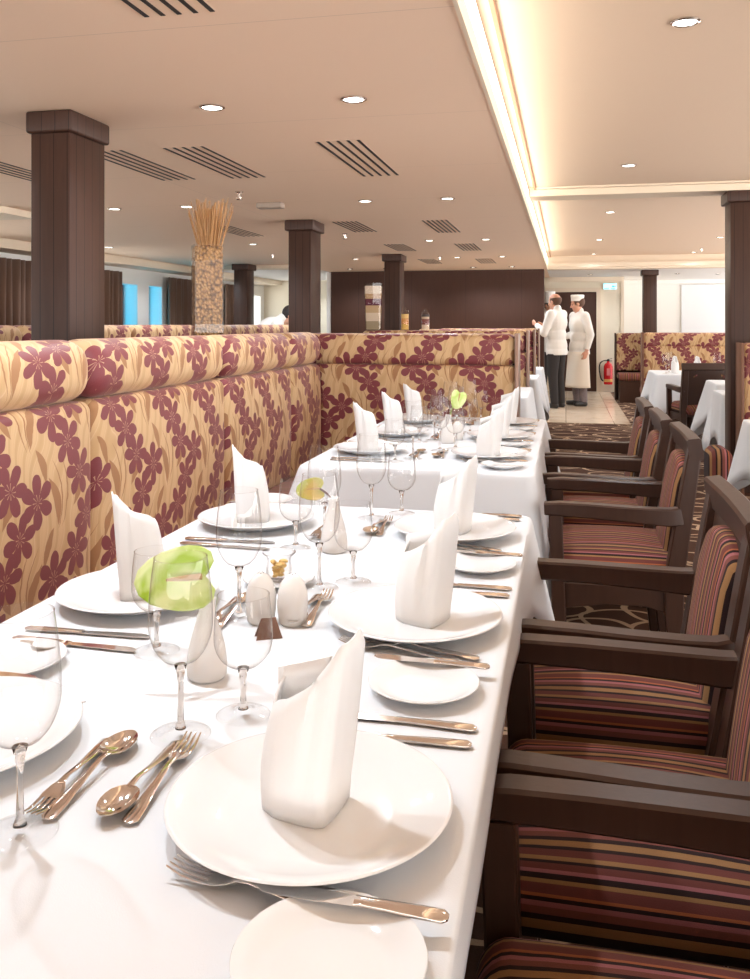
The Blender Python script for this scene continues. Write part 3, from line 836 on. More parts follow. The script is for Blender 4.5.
def make_spoon(L=.185):
    t = thing('spoon', '', 'spoon'); k = L/.185; bm = NB()
    sweep(bm, [(0, 0, .0030), (.005*k, 0, .0032), (.03*k, 0, .0045), (.075*k, 0, .0090), (.108*k, 0, .0135), (.126*k, 0, .0125)], [.004, .0090, .0080, .0042, .0034, .0045], [.0010, .0018, .0018, .0018, .0018, .0016], side=(0, 1, 0), n=12, e=2.4)
    obj('handle', bm, STEEL, t, smooth=50)
    bm = NB(); N, Mm = 20, 7; c = .154*k
    def surf(off):
        out = []
        for j in range(Mm+1):
            f = j/Mm; ring = []
            for i in range(N):
                a = 2*pi*i/N; w = .0195-.0028*cos(a)
                ring.append(bm.verts.new((c+.031*k*f*cos(a), w*f*sin(a), .0018+off+.0095*f**2.2)))
            out.append(ring)
        return out
    up, lo = surf(.0012), surf(0)
    for S in (up, lo):
        for a, b in zip(S, S[1:]):
            for i in range(N): bm.faces.new((a[i], a[(i+1) % N], b[(i+1) % N], b[i]))
    for i in range(N): bm.faces.new((up[-1][i], up[-1][(i+1) % N], lo[-1][(i+1) % N], lo[-1][i]))
    bmesh.ops.remove_doubles(bm, verts=bm.verts[:], dist=1e-6)
    obj('bowl', bm, STEEL, t, smooth=60)
    return t
def make_dfork(): return make_fork(.185)
def make_butter(): return make_knife(.175, True)

def make_glass(h=.225, rb=.0405, rim=.033, stem=.088, foot=.038):
    t = thing('wine_glass', '', 'wine glass')
    hb = h-stem; bm = NB(); pr = []
    for i in range(17):
        f = i/16
        # egg shaped bowl: rises from the stem, widest at ~40 %, narrows to the rim
        if f < .42: r = rb*sqrt(max(0, 1-((.42-f)/.42)**2))
        else: q = (f-.42)/.58; r = rb-(rb-rim)*q**1.8
        pr.append((max(r, .0), stem+hb*f))
    lathe(bm, pr, 40)
    # rolled rim
    lathe(bm, [(rim, h), (rim+.0006, h+.0006), (rim-.0008, h+.0008), (rim-.0012, h)], 40)
    obj('bowl', bm, GLASS, t, smooth=180)
    bm = NB(); lathe(bm, [(0, stem+.002), (.008, stem+.0015), (.0052, stem-.008), (.0036, stem-.022), (.0034, stem*.5), (.0040, .018), (.0070, .009), (0, .0085)], 20); obj('stem', bm, STEM, t, smooth=180)
    bm = NB(); lathe(bm, [(.0075, .0092), (.008, .0085), (.016, .0050), (.028, .0030), (foot-.001, .0022), (foot, .0014), (foot-.0012, .0006)], 48); obj('foot', bm, GLASSF, t, smooth=180)
    return t
def make_small(): return make_glass(.160, .039, .0345, .062, .036)

def make_shaker():
    t = thing('shaker', '', 'shaker'); bm = NB()
    lathe(bm, [(0, 0), (.020, 0), (.0235, .004), (.0262, .022), (.0270, .038), (.0255, .055), (.0205, .071), (.0125, .082), (.004, .0865), (0, .087)], 32)
    bd = obj('body', bm, CERAMIC, t, smooth=180)
    bm = NB()
    for i in range(5): cyl(bm, (.005*cos(i*1.257), .005*sin(i*1.257), 0), .0009, .0845, .0868, 8)
    obj('holes', bm, BLACK, bd)
    return t
LEAFG = None
def anth(name, c1, c2):
    m, t, b = mat(name, c1, .35, spec=.5)
    c = t.coord('Object'); n = t.noise(c, 16, 3, .6); sp = t.new('ShaderNodeSeparateXYZ'); t.l.new(c, sp.inputs[0])
    t.l.new(t.ramp(n.outputs[0], [(.40, c1), (.60, c2)]), b.inputs['Base Color'])
    b.inputs['Subsurface Weight'].default_value = .15; b.inputs['Subsurface Radius'].default_value = (.02, .02, .01)
    return m
GREEN_A = anth('lime_spathe', (.36, .56, .03), (.74, .84, .42))
GREEN_B = anth('russet_lime_spathe', (.42, .50, .08), (.54, .38, .10))
SPAD = simple('tan_spadix', (.42, .26, .10), .6)
STEMP = simple('purple_brown_stem', (.10, .03, .03), .5)
STEMG = simple('green_stem', (.30, .42, .12), .5)
def vase_flower(loc, vh, lab, flab, leaf, size, mat_, heading, tilt, stem_pts, stmat, grp):
    bm = NB(); k = vh/.12
    lathe(bm, [(0, 0), (.026*k, 0), (.0295*k, .004*k), (.030*k, .02*k), (.027*k, .045*k), (.019*k, .075*k), (.0125*k, .098*k), (.0115*k, .110*k), (.013*k, .119*k), (.012*k, .12*k), (.0098*k, .110*k), (.0105*k, .098*k), (0, .06*k)], 36)
    v = obj('bud_vase', bm, CERAMIC, loc=loc, smooth=180); tag(v, lab, 'vase', 'white bud vases')
    t = thing('anthurium_flower', flab, 'flower', loc, 0, 'anthurium blooms')
    tip = Vector(stem_pts[-1])
    bm = NB(); sweep(bm, bez(*stem_pts, 12), .0024, .0024, n=8); obj('stem', bm, stmat, t)
    # heart shaped spathe in its own plane: u across, w along
    Z = Vector((cos(R(heading))*cos(R(tilt)), sin(R(heading))*cos(R(tilt)), sin(R(tilt))))  # facing
    W = leaf.normalized(); W = (W-Z*W.dot(Z)).normalized(); U = W.cross(Z)
    bm = NB(); g = []
    n, m = 14, 20
    for i in range(n+1):
        f = i/n; row = []
        for j in range(m):
            a = 2*pi*j/m
            rr = .78+.30*abs(sin(a/2))**.8*0+.22*cos(a)**3+(-.25*max(0, -cos(a))**6)
            w_ = rr*cos(a)*1.12+.30; u_ = rr*sin(a)*.86
            x = u_*f; y = (w_-.30)*f
            z = .28*(x*x)*1.0-.20*y*y+.035*sin(9*a)*f*f
            row.append(bm.verts.new(tip+U*(x*size/2)+W*(y*size/2+size*.12)+Z*(z*size/2)))
        g.append(row)
    for a, b in zip(g, g[1:]):
        for j in range(m): bm.faces.new((a[j], a[(j+1) % m], b[(j+1) % m], b[j]))
    bmesh.ops.remove_doubles(bm, verts=bm.verts[:], dist=1e-6)
    o = obj('spathe', bm, mat_, t, smooth=180); md = o.modifiers.new('thick', 'SOLIDIFY'); md.thickness = .0012
    bm = NB(); b0 = tip+Z*.004; sweep(bm, [b0, b0+W*(size*.16)+Z*(size*.09), b0+W*(size*.36)+Z*(size*.16)], [size*.034, size*.03, size*.014], [size*.034, size*.03, size*.014], n=10); obj('spadix', bm, SPAD, t)
    return t

CNT = {}
def setting(side, x, y, who, tname, bread=(.065, -.225), jit=0.0, napkin_rot=0., nap_dx=0., extra=(), skip=(), level=2):
    """one place setting; side=+1 diner sits at +x (chairs), -1 diner on the banquette"""
    a0 = 0 if side > 0 else pi
    def W(dx, dy, z): return (x+side*dx, y+side*dy, TZ+z)
    S = '%s %s place of the %s table' % (who, 'chair-side' if side > 0 else 'bench-side', tname)
    g = 'the %s table' % tname
    place('plate', make_plate, W(0, 0, 0), 0, 'large white dinner plate under the napkin, %s' % S, 'dinner plates')
    place('napkin' if side > 0 else 'napkin_l', make_napkin if side > 0 else make_napkin_l, W(-.008+nap_dx if side > 0 else .012+nap_dx, 0, .0085), R(napkin_rot), 'folded upright white napkin on the plate, %s' % S, 'folded napkins')
    place('bread', make_bread, W(*bread, 0), 0, 'small white bread plate, %s' % S, 'bread plates')
    if level < 1: return
    place('butter', make_butter, W(bread[0]+.088, bread[1]+.060, .0142), a0+pi+R(-3), 'butter knife lying across the bread plate, %s' % S, 'butter knives')
    place('knife', make_knife, W(.150 if side > 0 else .112, .188, 0), a0+pi+R(2), 'steel table knife nearer the plate, %s' % S, 'table knives')
    place('knife', make_knife, W(.152 if side > 0 else .105, .232, 0), a0+pi+R(-2), 'steel table knife farther from the plate, %s' % S, 'table knives')
    place('fork', make_fork, W(.095, -.150, 0), a0+pi+R(-10), 'steel fork nearer the bread plate, %s' % S, 'table forks')
    place('fork', make_fork, W(.124, -.134, 0), a0+pi+R(-10), 'steel fork nearer the dinner plate, %s' % S, 'table forks')
    if level < 2: return
    place('dspoon', make_spoon, W(-.205, .122, 0), a0-pi/2, 'dessert spoon beside its fork at the table centre, %s' % S, 'dessert spoons')
    place('dfork', make_dfork, W(-.180, -.055, 0), a0+pi/2+R(3), 'dessert fork beside its spoon at the table centre, %s' % S, 'dessert forks')
    if 'soup' in extra:
        place('dspoon', make_spoon, W(.17, .275, 0), a0+pi+R(4), 'soup spoon outside the two knives, %s' % S, 'soup spoons')

def glasses(side, pos, who, tname):
    S = '%s %s place of the %s table' % (who, 'chair-side' if side > 0 else 'bench-side', tname)
    place('large', make_glass, (*pos[0], TZ), 0, 'tall empty wine glass, %s' % S, 'wine glasses')
    place('small', make_small, (*pos[1], TZ), 0, 'short empty wine glass, %s' % S, 'wine glasses')

setting(1, -.263, .880, 'nearest', 'front', bread=(.078, -.208), napkin_rot=6)
setting(1, -.255, 1.482, 'middle', 'front', bread=(.058, -.262), napkin_rot=-4, nap_dx=.018)
setting(1, -.268, 2.135, 'farthest', 'front', bread=(.088, -.282), napkin_rot=0)
setting(-1, -.735, .935, 'nearest', 'front', bread=(.085, -.235))
setting(-1, -.785, 1.505, 'middle', 'front', bread=(.07, -.25), extra=('soup',), napkin_rot=8, nap_dx=-.016)
setting(-1, -.785, 2.140, 'farthest', 'front', bread=(.065, -.25), napkin_rot=-5)
glasses(1, ((-.476, 1.022), (-.419, 1.092)), 'nearest', 'front')
glasses(1, ((-.473, 1.645), (-.418, 1.700)), 'middle', 'front')
glasses(1, ((-.508, 2.270), (-.440, 2.345)), 'farthest', 'front')
glasses(-1, ((-.544, .789), (-.66, .66)), 'nearest', 'front')
glasses(-1, ((-.566, 1.455), (-.635, 1.275)), 'middle', 'front')
glasses(-1, ((-.568, 2.020), (-.612, 1.930)), 'farthest', 'front')
for yy, who in ((3.40, 'nearest'), (3.96, 'middle'), (4.52, 'farthest')):
    setting(1, -.29, yy, who, 'second', napkin_rot=rnd.uniform(-6, 6))
    setting(-1, -.775, yy+.04, who, 'second', napkin_rot=rnd.uniform(-8, 8))
    glasses(1, ((-.505, yy+.14), (-.45, yy+.21)), who, 'second')
    glasses(-1, ((-.575, yy-.10), (-.63, yy-.18)), who, 'second')

# centre of the front table
vase_flower((-.517, 1.200, TZ), .118, 'white bud vase between the two nearest wine glasses', 'lime green anthurium flower in the nearest white bud vase', Vector((-.8, .1, -.15)), .138, GREEN_A, -62, 16,
            [(0, 0, .07), (.0, -.002, .125), (-.006, -.010, .150)], STEMG, '')
vase_flower((-.519, 1.925, TZ), .124, 'white bud vase at the middle of the front table', 'russet tinged green anthurium in the middle bud vase', Vector((-.9, -.1, -.12)), .078, GREEN_B, -70, 15,
            [(0, 0, .07), (.008, 0, .125), (-.035, .0, .142)], STEMP, '')
vase_flower((-.503, 3.78, TZ), .124, 'white bud vase in the middle of the second table', 'pale lime anthurium in the bud vase on the second table', Vector((-.3, 0, -.9)), .10, GREEN_A, -70, 15,
            [(0, 0, .07), (.01, 0, .16), (.05, .0, .215)], STEMG, '')
place('shaker', make_shaker, (-.520, 1.440, TZ), 0, 'left one of the two white egg shaped shakers', 'salt and pepper shakers')
place('shaker', make_shaker, (-.464, 1.446, TZ), 0, 'right one of the two white egg shaped shakers', 'salt and pepper shakers')
place('shaker', make_shaker, (-.535, 3.93, TZ), 0, 'left white shaker behind the bud vase on the second table', 'salt and pepper shakers')
place('shaker', make_shaker, (-.475, 3.89, TZ), 0, 'right white shaker behind the bud vase on the second table', 'salt and pepper shakers')
# glass saucer and butter jar
bm = NB(); lathe(bm, [(0, .003), (.030, .003), (.032, 0), (.036, 0), (.060, .008), (.072, .012), (.0715, .014), (.058, .0105), (.036, .005), (0, .005)], 48)
tag(obj('saucer', bm, CHINA, loc=(-.563, 1.665, TZ), smooth=60), 'small white saucer under the glass jar', 'saucer')
t = thing('glass_jar', 'small open glass jar with yellow curls, behind the shakers', 'jar', (-.563, 1.665, TZ+.0055))
bm = NB(); lathe(bm, [(0, .002), (.022, .002), (.025, .004), (.026, .025), (.024, .040), (.026, .048), (.034, .056), (.0335, .058), (.0325, .057), (.024, .048), (.022, .040), (.0235, .025), (.022, .006), (0, .005)], 40); obj('jar_glass', bm, GLASS, t, smooth=180)
bm = NB()
for i in range(16):
    a = i*2.4; r = .003+.0011*i
    ball(bm, (r*cos(a)*.75, r*sin(a)*.75, .012+.0022*(i % 14)), (.009, .006, .004), 8, 6, Matrix.Rotation(a*1.7, 3, 'Z') @ Matrix.Rotation(.6*sin(i), 3, 'X'))
tag(obj('butter_curls', bm, simple('butter_yellow', (.78, .52, .16), .5), t, smooth=180), None, None, None, 'stuff')
# small folded brown card
bm = NB(); quad(bm, (-.022, -.010, 0), (.022, -.010, 0), (.012, 0, .032), (-.012, 0, .032)); quad(bm, (-.022, .010, 0), (.022, .010, 0), (.012, .0005, .032), (-.012, .0005, .032))
o = obj('folded_card', bm, simple('brown_card', (.16, .075, .045), .5), loc=(-.482, 1.372, TZ), rz=R(28), smooth=0); md = o.modifiers.new('thick', 'SOLIDIFY'); md.thickness = .001
tag(o, 'small brown folded card between the shakers and the nearest wine glasses', 'card')

# far right table: napkins and glasses
for x, y, lab in ((1.14, 9.75, 'left upright napkin on the far right table'), (1.36, 9.70, 'right upright napkin on the far right table')):
    place('napkin', make_napkin, (x, y, .742), R(90), lab, 'folded napkins')
for x, y, lab in ((1.03, 9.62, 'leftmost glass on the far right table'), (1.09, 9.9, 'second glass on the far right table'), (1.55, 9.7, 'rightmost glass on the far right table')):
    place('large', make_glass, (x, y, .742), 0, lab, 'wine glasses')

# ------------------------------------------------------------------ things on the ledges
# tall square vase with pasta
PASTA, nt, pb = mat('dried_pasta', (.62, .36, .15), .6)
c = nt.coord('Object'); v = nt.new('ShaderNodeTexVoronoi'); v.inputs['Scale'].default_value = 70; nt.l.new(nt.mapping(c, (1, 1, .8)), v.inputs['Vector'])
nt.l.new(nt.ramp(v.outputs['Distance'], [(0, (.66, .38, .15)), (.45, (.46, .235, .085)), (.9, (.13, .055, .02))]), pb.inputs['Base Color'])
nt.l.new(nt.bump(v.outputs['Distance'], 1.0, .02), pb.inputs['Normal'])
STRAW = simple('dry_spaghetti_straw', (.52, .28, .11), .6)
vx, vy = -1.80, 4.18
t = thing('pasta_vase', 'tall square glass vase of dried pasta and spaghetti sticks on the ledge', 'vase', (vx, vy, 1.2), R(32))
bm = NB(); box(bm, -.072, .072, -.072, .072, 0, .475); bm.faces.ensure_lookup_table(); bm.faces.remove(bm.faces[1]); obj('vase_glass', bm, GLASS, t, smooth=0)
bm = NB(); rbox(bm, 0, 0, .238, .137, .137, .455, .012, (6, 6, 24), 2, lambda x, y, z: (.003*sin(z*140+y*70), .003*sin(z*120+x*90), .006*sin(x*90+y*70)*(z > .2))); obj('pasta_filling', bm, PASTA, t, smooth=180)
bm = NB(); sweep(bm, [(0, 0, 0), (0, 0, .34)], .0022, [.0022, .0016][0], n=6); st0 = None
for i in range(90):
    a = rnd.uniform(0, 6.28); r = .052*sqrt(rnd.random())
    p0 = Vector((.012+r*cos(a)*.8, r*sin(a)*.8, .40)); tilt = Vector((r*cos(a)*1.3+rnd.uniform(-.022, .022), r*sin(a)*1.3+rnd.uniform(-.022, .022), .31-.08*rnd.random()))
    if st0 is None: o = st0 = obj('spaghetti_stick', bm, STRAW, t)
    else: o = st0.copy(); COL.objects.link(o); o.parent = t
    o.location = p0; o.rotation_mode = 'QUATERNION'; o.rotation_quaternion = Vector((0, 0, 1)).rotation_difference(tilt); o.scale = (1, 1, tilt.length/.34)
# layered vase
t = thing('layered_vase', 'square glass vase with sand coloured and purple layers on the partition top', 'vase', (-1.685, 7.62, 1.216), R(6))
z = 0
for h, c in ((.075, (.36, .27, .16)), (.075, (.72, .56, .40)), (.065, (.55, .36, .19)), (.06, (.12, .02, .04)), (.045, (.52, .32, .16)), (.07, (.74, .60, .45))):
    bm = NB(); k0, k1 = .058+.012*z/.4, .058+.012*(z+h)/.4
    vs = [[bm.verts.new((s[0]*k, s[1]*k, zz)) for s in ((-1, -1), (1, -1), (1, 1), (-1, 1))] for k, zz in ((k0, z+.004), (k1, z+h+.004))]
    for i in range(4): bm.faces.new((vs[0][i], vs[0][(i+1) % 4], vs[1][(i+1) % 4], vs[1][i]))
    bm.faces.new(vs[0][::-1]); bm.faces.new(vs[1]); obj('filling_layer', bm, simple('layer_%02d' % int(z*100), c, .8), t, smooth=0); z += h
bm = NB()
vs = [[bm.verts.new((s[0]*k, s[1]*k, zz)) for s in ((-1, -1), (1, -1), (1, 1), (-1, 1))] for k, zz in ((.063, 0), (.077, .42))]
for i in range(4): bm.faces.new((vs[0][i], vs[0][(i+1) % 4], vs[1][(i+1) % 4], vs[1][i]))
bm.faces.new(vs[0][::-1]); obj('vase_glass', bm, GLASS, t, smooth=0)
def jar(x, y, z, h, layers, lab):
    t = thing('storage_jar', lab, 'jar', (x, y, z))
    bm = NB(); lathe(bm, [(0, .0), (.034, 0), (.036, .004), (.036, h*.78), (.030, h*.82), (.030, h*.84)], 28); obj('jar_glass', bm, GLASS, t, smooth=60)
    zz = .004
    for hh, c in layers:
        bm = NB(); cyl(bm, (0, 0, 0), .0335, zz, zz+hh-.001); obj('filling_layer', bm, simple('jar_fill', c, .7), t); zz += hh
    bm = NB(); lathe(bm, [(0, h*.84), (.032, h*.84), (.033, h*.87), (.012, h*.89), (.008, h*.92), (.015, h*.96), (.010, h), (0, h)], 24); obj('lid', bm, GLASS, t, smooth=60)
jar(-1.40, 7.62, 1.216, .20, ((.05, (.72, .42, .10)), (.05, (.70, .30, .08)), (.04, (.78, .50, .18))), 'lidded glass jar with orange contents on the partition top')
jar(-1.215, 7.62, 1.216, .18, ((.045, (.72, .55, .38)), (.05, (.20, .05, .04)), (.02, (.6, .45, .3)), (.02, (.04, .03, .03))), 'lidded glass jar with brown and black layers on the partition top')
# ------------------------------------------------------------------ people
SKIN = simple('skin', (.58, .30, .20), .5, Subsurface_Weight=.1)
HAIRB = simple('brown_hair', (.10, .045, .025), .7)
HAIRD = simple('dark_hair', (.02, .014, .012), .6)
JACKET = simple('white_cook_jacket', (.80, .78, .74), .8)
APRON = simple('cream_apron', (.72, .64, .54), .85)
BLKTR = simple('black_trouser_cloth', (.022, .018, .018), .8)
GREYTR, gt, gb = mat('grey_check_trousers', (.2, .17, .17), .8)
ck = gt.new('ShaderNodeTexChecker'); ck.inputs['Scale'].default_value = 90; ck.inputs[1].default_value = (.26, .21, .21, 1); ck.inputs[2].default_value = (.11, .09, .10, 1)
gt.l.new(gt.coord('Object'), ck.inputs[0]); gt.l.new(ck.outputs[0], gb.inputs[0])
SHOE = simple('black_shoe_leather', (.018, .014, .013), .35)
BUTTON = simple('button', (.5, .48, .45), .4)

def limb(bm, a, b, r0, r1, n=6):
    a, b = Vector(a), Vector(b)
    sweep(bm, [a.lerp(b, i/n) for i in range(n+1)], [r0+(r1-r0)*i/n for i in range(n+1)], [r0+(r1-r0)*i/n for i in range(n+1)], n=14)
    ball(bm, a, r0, 14, 8); ball(bm, b, r1, 14, 8)

def fuse(bm, voxel, it=6):
    """join overlapping shapes into one continuous skin"""
    me = bpy.data.meshes.new('tmp'); bm.to_mesh(me); bm.free()
    o = bpy.data.objects.new('tmp', me); COL.objects.link(o)
    r = o.modifiers.new('r', 'REMESH'); r.mode = 'VOXEL'; r.voxel_size = voxel
    s = o.modifiers.new('s', 'SMOOTH'); s.iterations = it; s.factor = .5
    dg = bpy.context.evaluated_depsgraph_get(); ev = o.evaluated_get(dg)
    out = NB(); out.from_mesh(ev.to_mesh()); ev.to_mesh_clear()
    bpy.data.objects.remove(o); bpy.data.meshes.remove(me)
    return out

def cut(bm, co, no):
    """drop what lies on the +no side of the plane"""
    bmesh.ops.bisect_plane(bm, geom=bm.verts[:]+bm.edges[:]+bm.faces[:], plane_co=co, plane_no=no, clear_outer=True)
    return bm

def hand(bm, wrist, d, palm_n, thumb_dir, curl=.5):
    """palm plus four unequal curled fingers and a thumb; d = direction of the hand"""
    w, d, pn, td = Vector(wrist), Vector(d).normalized(), Vector(palm_n).normalized(), Vector(thumb_dir).normalized()
    rot = Matrix((d, td, pn)).transposed()
    ball(bm, w+d*.045, (.050, .040, .016), 12, 8, rot)
    for i, L in enumerate((.068, .076, .071, .056)):
        s = .028-.0185*i
        k = w+d*.082+td*s
        p1 = k+d*L*.45*cos(curl*.6)+pn*L*.45*sin(curl*.6)
        p2 = p1+d*L*.33*cos(curl*1.4)+pn*L*.33*sin(curl*1.4)
        p3 = p2+d*L*.25*cos(curl*2.0)+pn*L*.25*sin(curl*2.0)
        limb(bm, k-d*.02, p1, .0090, .0085, 2); limb(bm, p1, p2, .0085, .0080, 2); limb(bm, p2, p3, .0080, .0070, 2)
    b = w+d*.025+td*.026
    m_ = b+d*.032+td*.026+pn*.006
    limb(bm, b, m_, .0125, .0105, 2); limb(bm, m_, m_+d*.030+td*.006+pn*.006, .0105, .0085, 2)

def head(bm, c, f, up=(0, 0, 1), turn=None):
    """head centred at c looking along f"""
    c = Vector(c); f = Vector(f).normalized(); u = Vector(up); u = (u-f*u.dot(f)).normalized(); s = u.cross(f)
    rot = Matrix((f, s, u)).transposed()
    def P(a, b, d): return c+f*a+s*b+u*d
    ball(bm, P(-.012, 0, .025), (.098, .078, .095), 20, 14, rot)
    ball(bm, P(.020, 0, -.045), (.072, .062, .075), 16, 12, rot)
    ball(bm, P(.060, 0, -.098), (.026, .030, .022), 12, 8, rot)          # chin
    ball(bm, P(.078, 0, .020), (.016, .055, .014), 12, 8, rot)           # brow
    limb(bm, P(.088, 0, .006), P(.108, 0, -.030), .009, .014, 3)         # nose
    ball(bm, P(.083, 0, -.062), (.010, .026, .007), 10, 6, rot); ball(bm, P(.081, 0, -.074), (.010, .023, .008), 10, 6, rot)   # lips
    for q in (-1, 1):
        ball(bm, P(-.005, q*.079, -.012), (.020, .010, .033), 10, 8, rot)   # ears
        ball(bm, P(.062, q*.040, -.025), (.022, .022, .020), 10, 8, rot)    # cheeks
    return P, rot

def person(label, loc, rz, J, look, clothes, hair=None, voxel=.0085, female=False):
    """J: joints in the figure's own frame (x forward, z up)"""
    t = thing('person', label, 'person', loc, rz)
    V = {k: Vector(v) for k, v in J.items()}
    bm = NB()
    pel, wai, che, neck, hd = V['pelvis'], V['waist'], V['chest'], V['neck'], V['head']
    up = (neck-pel).normalized(); side = Vector((0, 1, 0)); fw = side.cross(up)
    trot = Matrix((fw, side, up)).transposed()
    def torso(b, g=0.0):
        ball(b, pel, (.125+g, .165+g, .14+g), 18, 12, trot)
        ball(b, wai, (.115+g, .150+g, .15+g), 18, 12, trot)
        ball(b, che, (.125+g, .175+g, .17+g), 18, 12, trot)
        ball(b, (V['shL']+V['shR'])/2-up*.02, (.075+g, .17+g, .07+g), 18, 12, trot)
    def arm(b, s, g=0.0, to=1.0):
        limb(b, V['sh'+s], V['el'+s], .056+g, .043+g); limb(b, V['el'+s], V['el'+s].lerp(V['wr'+s], to), .043+g, .030+g*.8+(1-to)*.01)
    def leg(b, s, g=0.0):
        limb(b, V['hip'+s], V['kn'+s], .088+g, .058+g); limb(b, V['kn'+s], V['an'+s], .058+g, .038+g*1.2)
    torso(bm); limb(bm, neck-up*.06, hd-Vector((0, 0, .05)), .060, .054)
    for s in 'LR':
        arm(bm, s); leg(bm, s)
        an, to = V['an'+s], V['toe'+s]
        limb(bm, an, an-Vector((0, 0, .03)), .036, .04, 2); limb(bm, an+Vector((0, 0, -.045)), to, .035, .028, 3)
        hand(bm, V['wr'+s], V['hd'+s], V['pn'+s], V['td'+s], clothes.get('curl', .5))
    P, rot = head(bm, hd, look)
    obj('body', fuse(bm, voxel, 4), SKIN, t, smooth=180)
    e = NB()
    for q in (-1, 1): ball(e, P(.077, q*.031, .0), (.010, .013, .009), 10, 8, rot)
    obj('eyes', e, simple('dark_eyes', (.03, .02, .015), .3), t, smooth=180)
    # jacket: torso and sleeves, open hem
    j = NB(); torso(j, .022); ball(j, pel-Vector((0, 0, .02)), (.150, .188, .14), 18, 12, trot); ball(j, pel-Vector((0, 0, .11)), (.155, .192, .15), 18, 12, trot)
    limb(j, neck-up*.05, neck+up*.015, .074, .070, 2)
    for s in 'LR': arm(j, s, .018, clothes.get('sleeve', .86))
    j = fuse(j, .011, 5); cut(j, neck+up*.025, up); cut(j, Vector((0, 0, clothes.get('hem', .80))), (0, 0, -1))
    jk = obj('jacket', j, clothes['jacket'], t, smooth=180); md = jk.modifiers.new('t', 'SOLIDIFY'); md.thickness = .004
    c = NB(); limb(c, neck-up*.012, neck+up*.032, .072, .066, 3); c = fuse(c, .009, 3); obj('collar', c, clothes['jacket'], jk, smooth=180)
    tr = NB(); ball(tr, pel-Vector((0, 0, .02)), (.135, .172, .13), 16, 10, trot)
    for s in 'LR': leg(tr, s, .017)
    tr = fuse(tr, .012, 4); cut(tr, Vector((0, 0, .07)), (0, 0, -1)); cut(tr, Vector((0, 0, clothes.get('hem', .80)+.015)), (0, 0, 1)); obj('trousers', tr, clothes['trousers'], t, smooth=180)
    for s in 'LR':
        an, to = V['an'+s], V['toe'+s]; b = NB()
        limb(b, an-Vector((0, 0, .005)), an-Vector((0, 0, .035)), .046, .047, 2); d = (to-an); d.z = 0; d.normalize()
        limb(b, an+Vector((0, 0, -.045))-d*.02, to+Vector((0, 0, .008)), .044, .036, 4)
        b = fuse(b, .009, 4); cut(b, (0, 0, .004), (0, 0, -1)); obj('shoe', b, SHOE, t, smooth=180)
    if clothes.get('apron'):
        b = NB(); g = []
        for i in range(13):
            z = .84-.55*i/12; row = []
            for k in range(15):
                a = R(-105+210*k/14); f = i/12
                rx = .172+.05*f+.012*sin(k*1.9)*f; ry = .205+.02*f
                row.append(b.verts.new((pel.x-.01+rx*cos(a), pel.y+ry*sin(a), z)))
            g.append(row)
        for p_, q_ in zip(g, g[1:]):
            for k in range(14): b.faces.new((p_[k], p_[k+1], q_[k+1], q_[k]))
        o = obj('apron', b, APRON, t, smooth=180); md = o.modifiers.new('t', 'SOLIDIFY'); md.thickness = .004
    if hair:
        b = NB(); ball(b, P(-.020, 0, .028), (.100, .084, .098), 24, 16, rot)
        f = Vector(look).normalized(); u = rot.col[2]; b = fuse(b, .008, 2)
        if hair[1] == 'bald':
            cut(b, P(0, 0, .052), u); cut(b, P(0, 0, -.055), -u); cut(b, P(.030, 0, 0), f)
        else:
            cut(b, P(0, 0, -.06), -u); cut(b, P(.045, 0, 0), f)
        obj('hair', b, hair[0], t, smooth=180)
    hat = clothes.get('hat')
    if hat:
        b = NB(); c0 = P(-.012, 0, .060); h = .07 if hat == 'cap' else .17
        lathe(b, [(.094, -.02), (.097, -.02), (.098, .03), (.100, .034), (.104 if hat == 'cap' else .112, h), (.094, h+.008), (0, h+.012)], 36, tuple(c0), 1.02, .90)
        for v in b.verts:
            dz = v.co.z-c0.z
            if hat != 'cap' and dz > .04: v.co.x += .004*sin(atan2(v.co.y-c0.y, v.co.x-c0.x)*18); 
        b2 = obj('cook_hat', b, JACKET, t, smooth=60)
    if clothes.get('buttons'):
        b = NB()
        for i in range(5):
            for s in (-1, 1): ball(b, che+fw*(.146-.002*abs(i-1))+side*(.05*s)-up*(.09*i-.1), .008, 8, 6)
        obj('buttons', b, BUTTON, jk, smooth=180)
    return t

def stand(**k):
    J = dict(pelvis=(0, 0, .93), waist=(.0, 0, 1.06), chest=(.0, 0, 1.26), neck=(-.005, 0, 1.43), head=(.03, 0, 1.575),
             shL=(0, .175, 1.385), shR=(0, -.175, 1.385), elL=(-.03, .225, 1.11), elR=(-.03, -.225, 1.11), wrL=(.05, .22, .88), wrR=(.05, -.22, .88),
             hdL=(.25, 0, -1), hdR=(.25, 0, -1), pnL=(.3, -1, 0), pnR=(.3, 1, 0), tdL=(1, 0, .2), tdR=(1, 0, .2),
             hipL=(0, .09, .90), hipR=(0, -.09, .90), knL=(.015, .10, .49), knR=(.015, -.10, .49), anL=(-.02, .105, .085), anR=(-.02, -.105, .085), toeL=(.13, .125, .036), toeR=(.13, -.125, .036))
    J.update(k); return J

# cook with the bald crown: back towards us, turned left, forearms raised
person('bald brown haired cook in white jacket and black trousers, forearms raised', (-.135, 13.40, .006), R(152),
       stand(elL=(.08, .24, 1.13), wrL=(.28, .12, 1.25), hdL=(.8, -.4, .35), pnL=(0, -.7, -.7), tdL=(.3, -.3, 1), elR=(.08, -.24, 1.13), wrR=(.27, -.14, 1.22), hdR=(.8, .4, .35), pnR=(0, .7, -.7), tdR=(.3, .3, 1),
             pelvis=(0, 0, .95), waist=(0, 0, 1.09), head=(.04, 0, 1.60), chest=(0, 0, 1.29), neck=(-.005, 0, 1.46), shL=(0, .18, 1.41), shR=(0, -.18, 1.41)),
       (1, -.10, -.10), dict(jacket=JACKET, trousers=BLKTR, hem=.80), hair=(HAIRB, 'bald'))
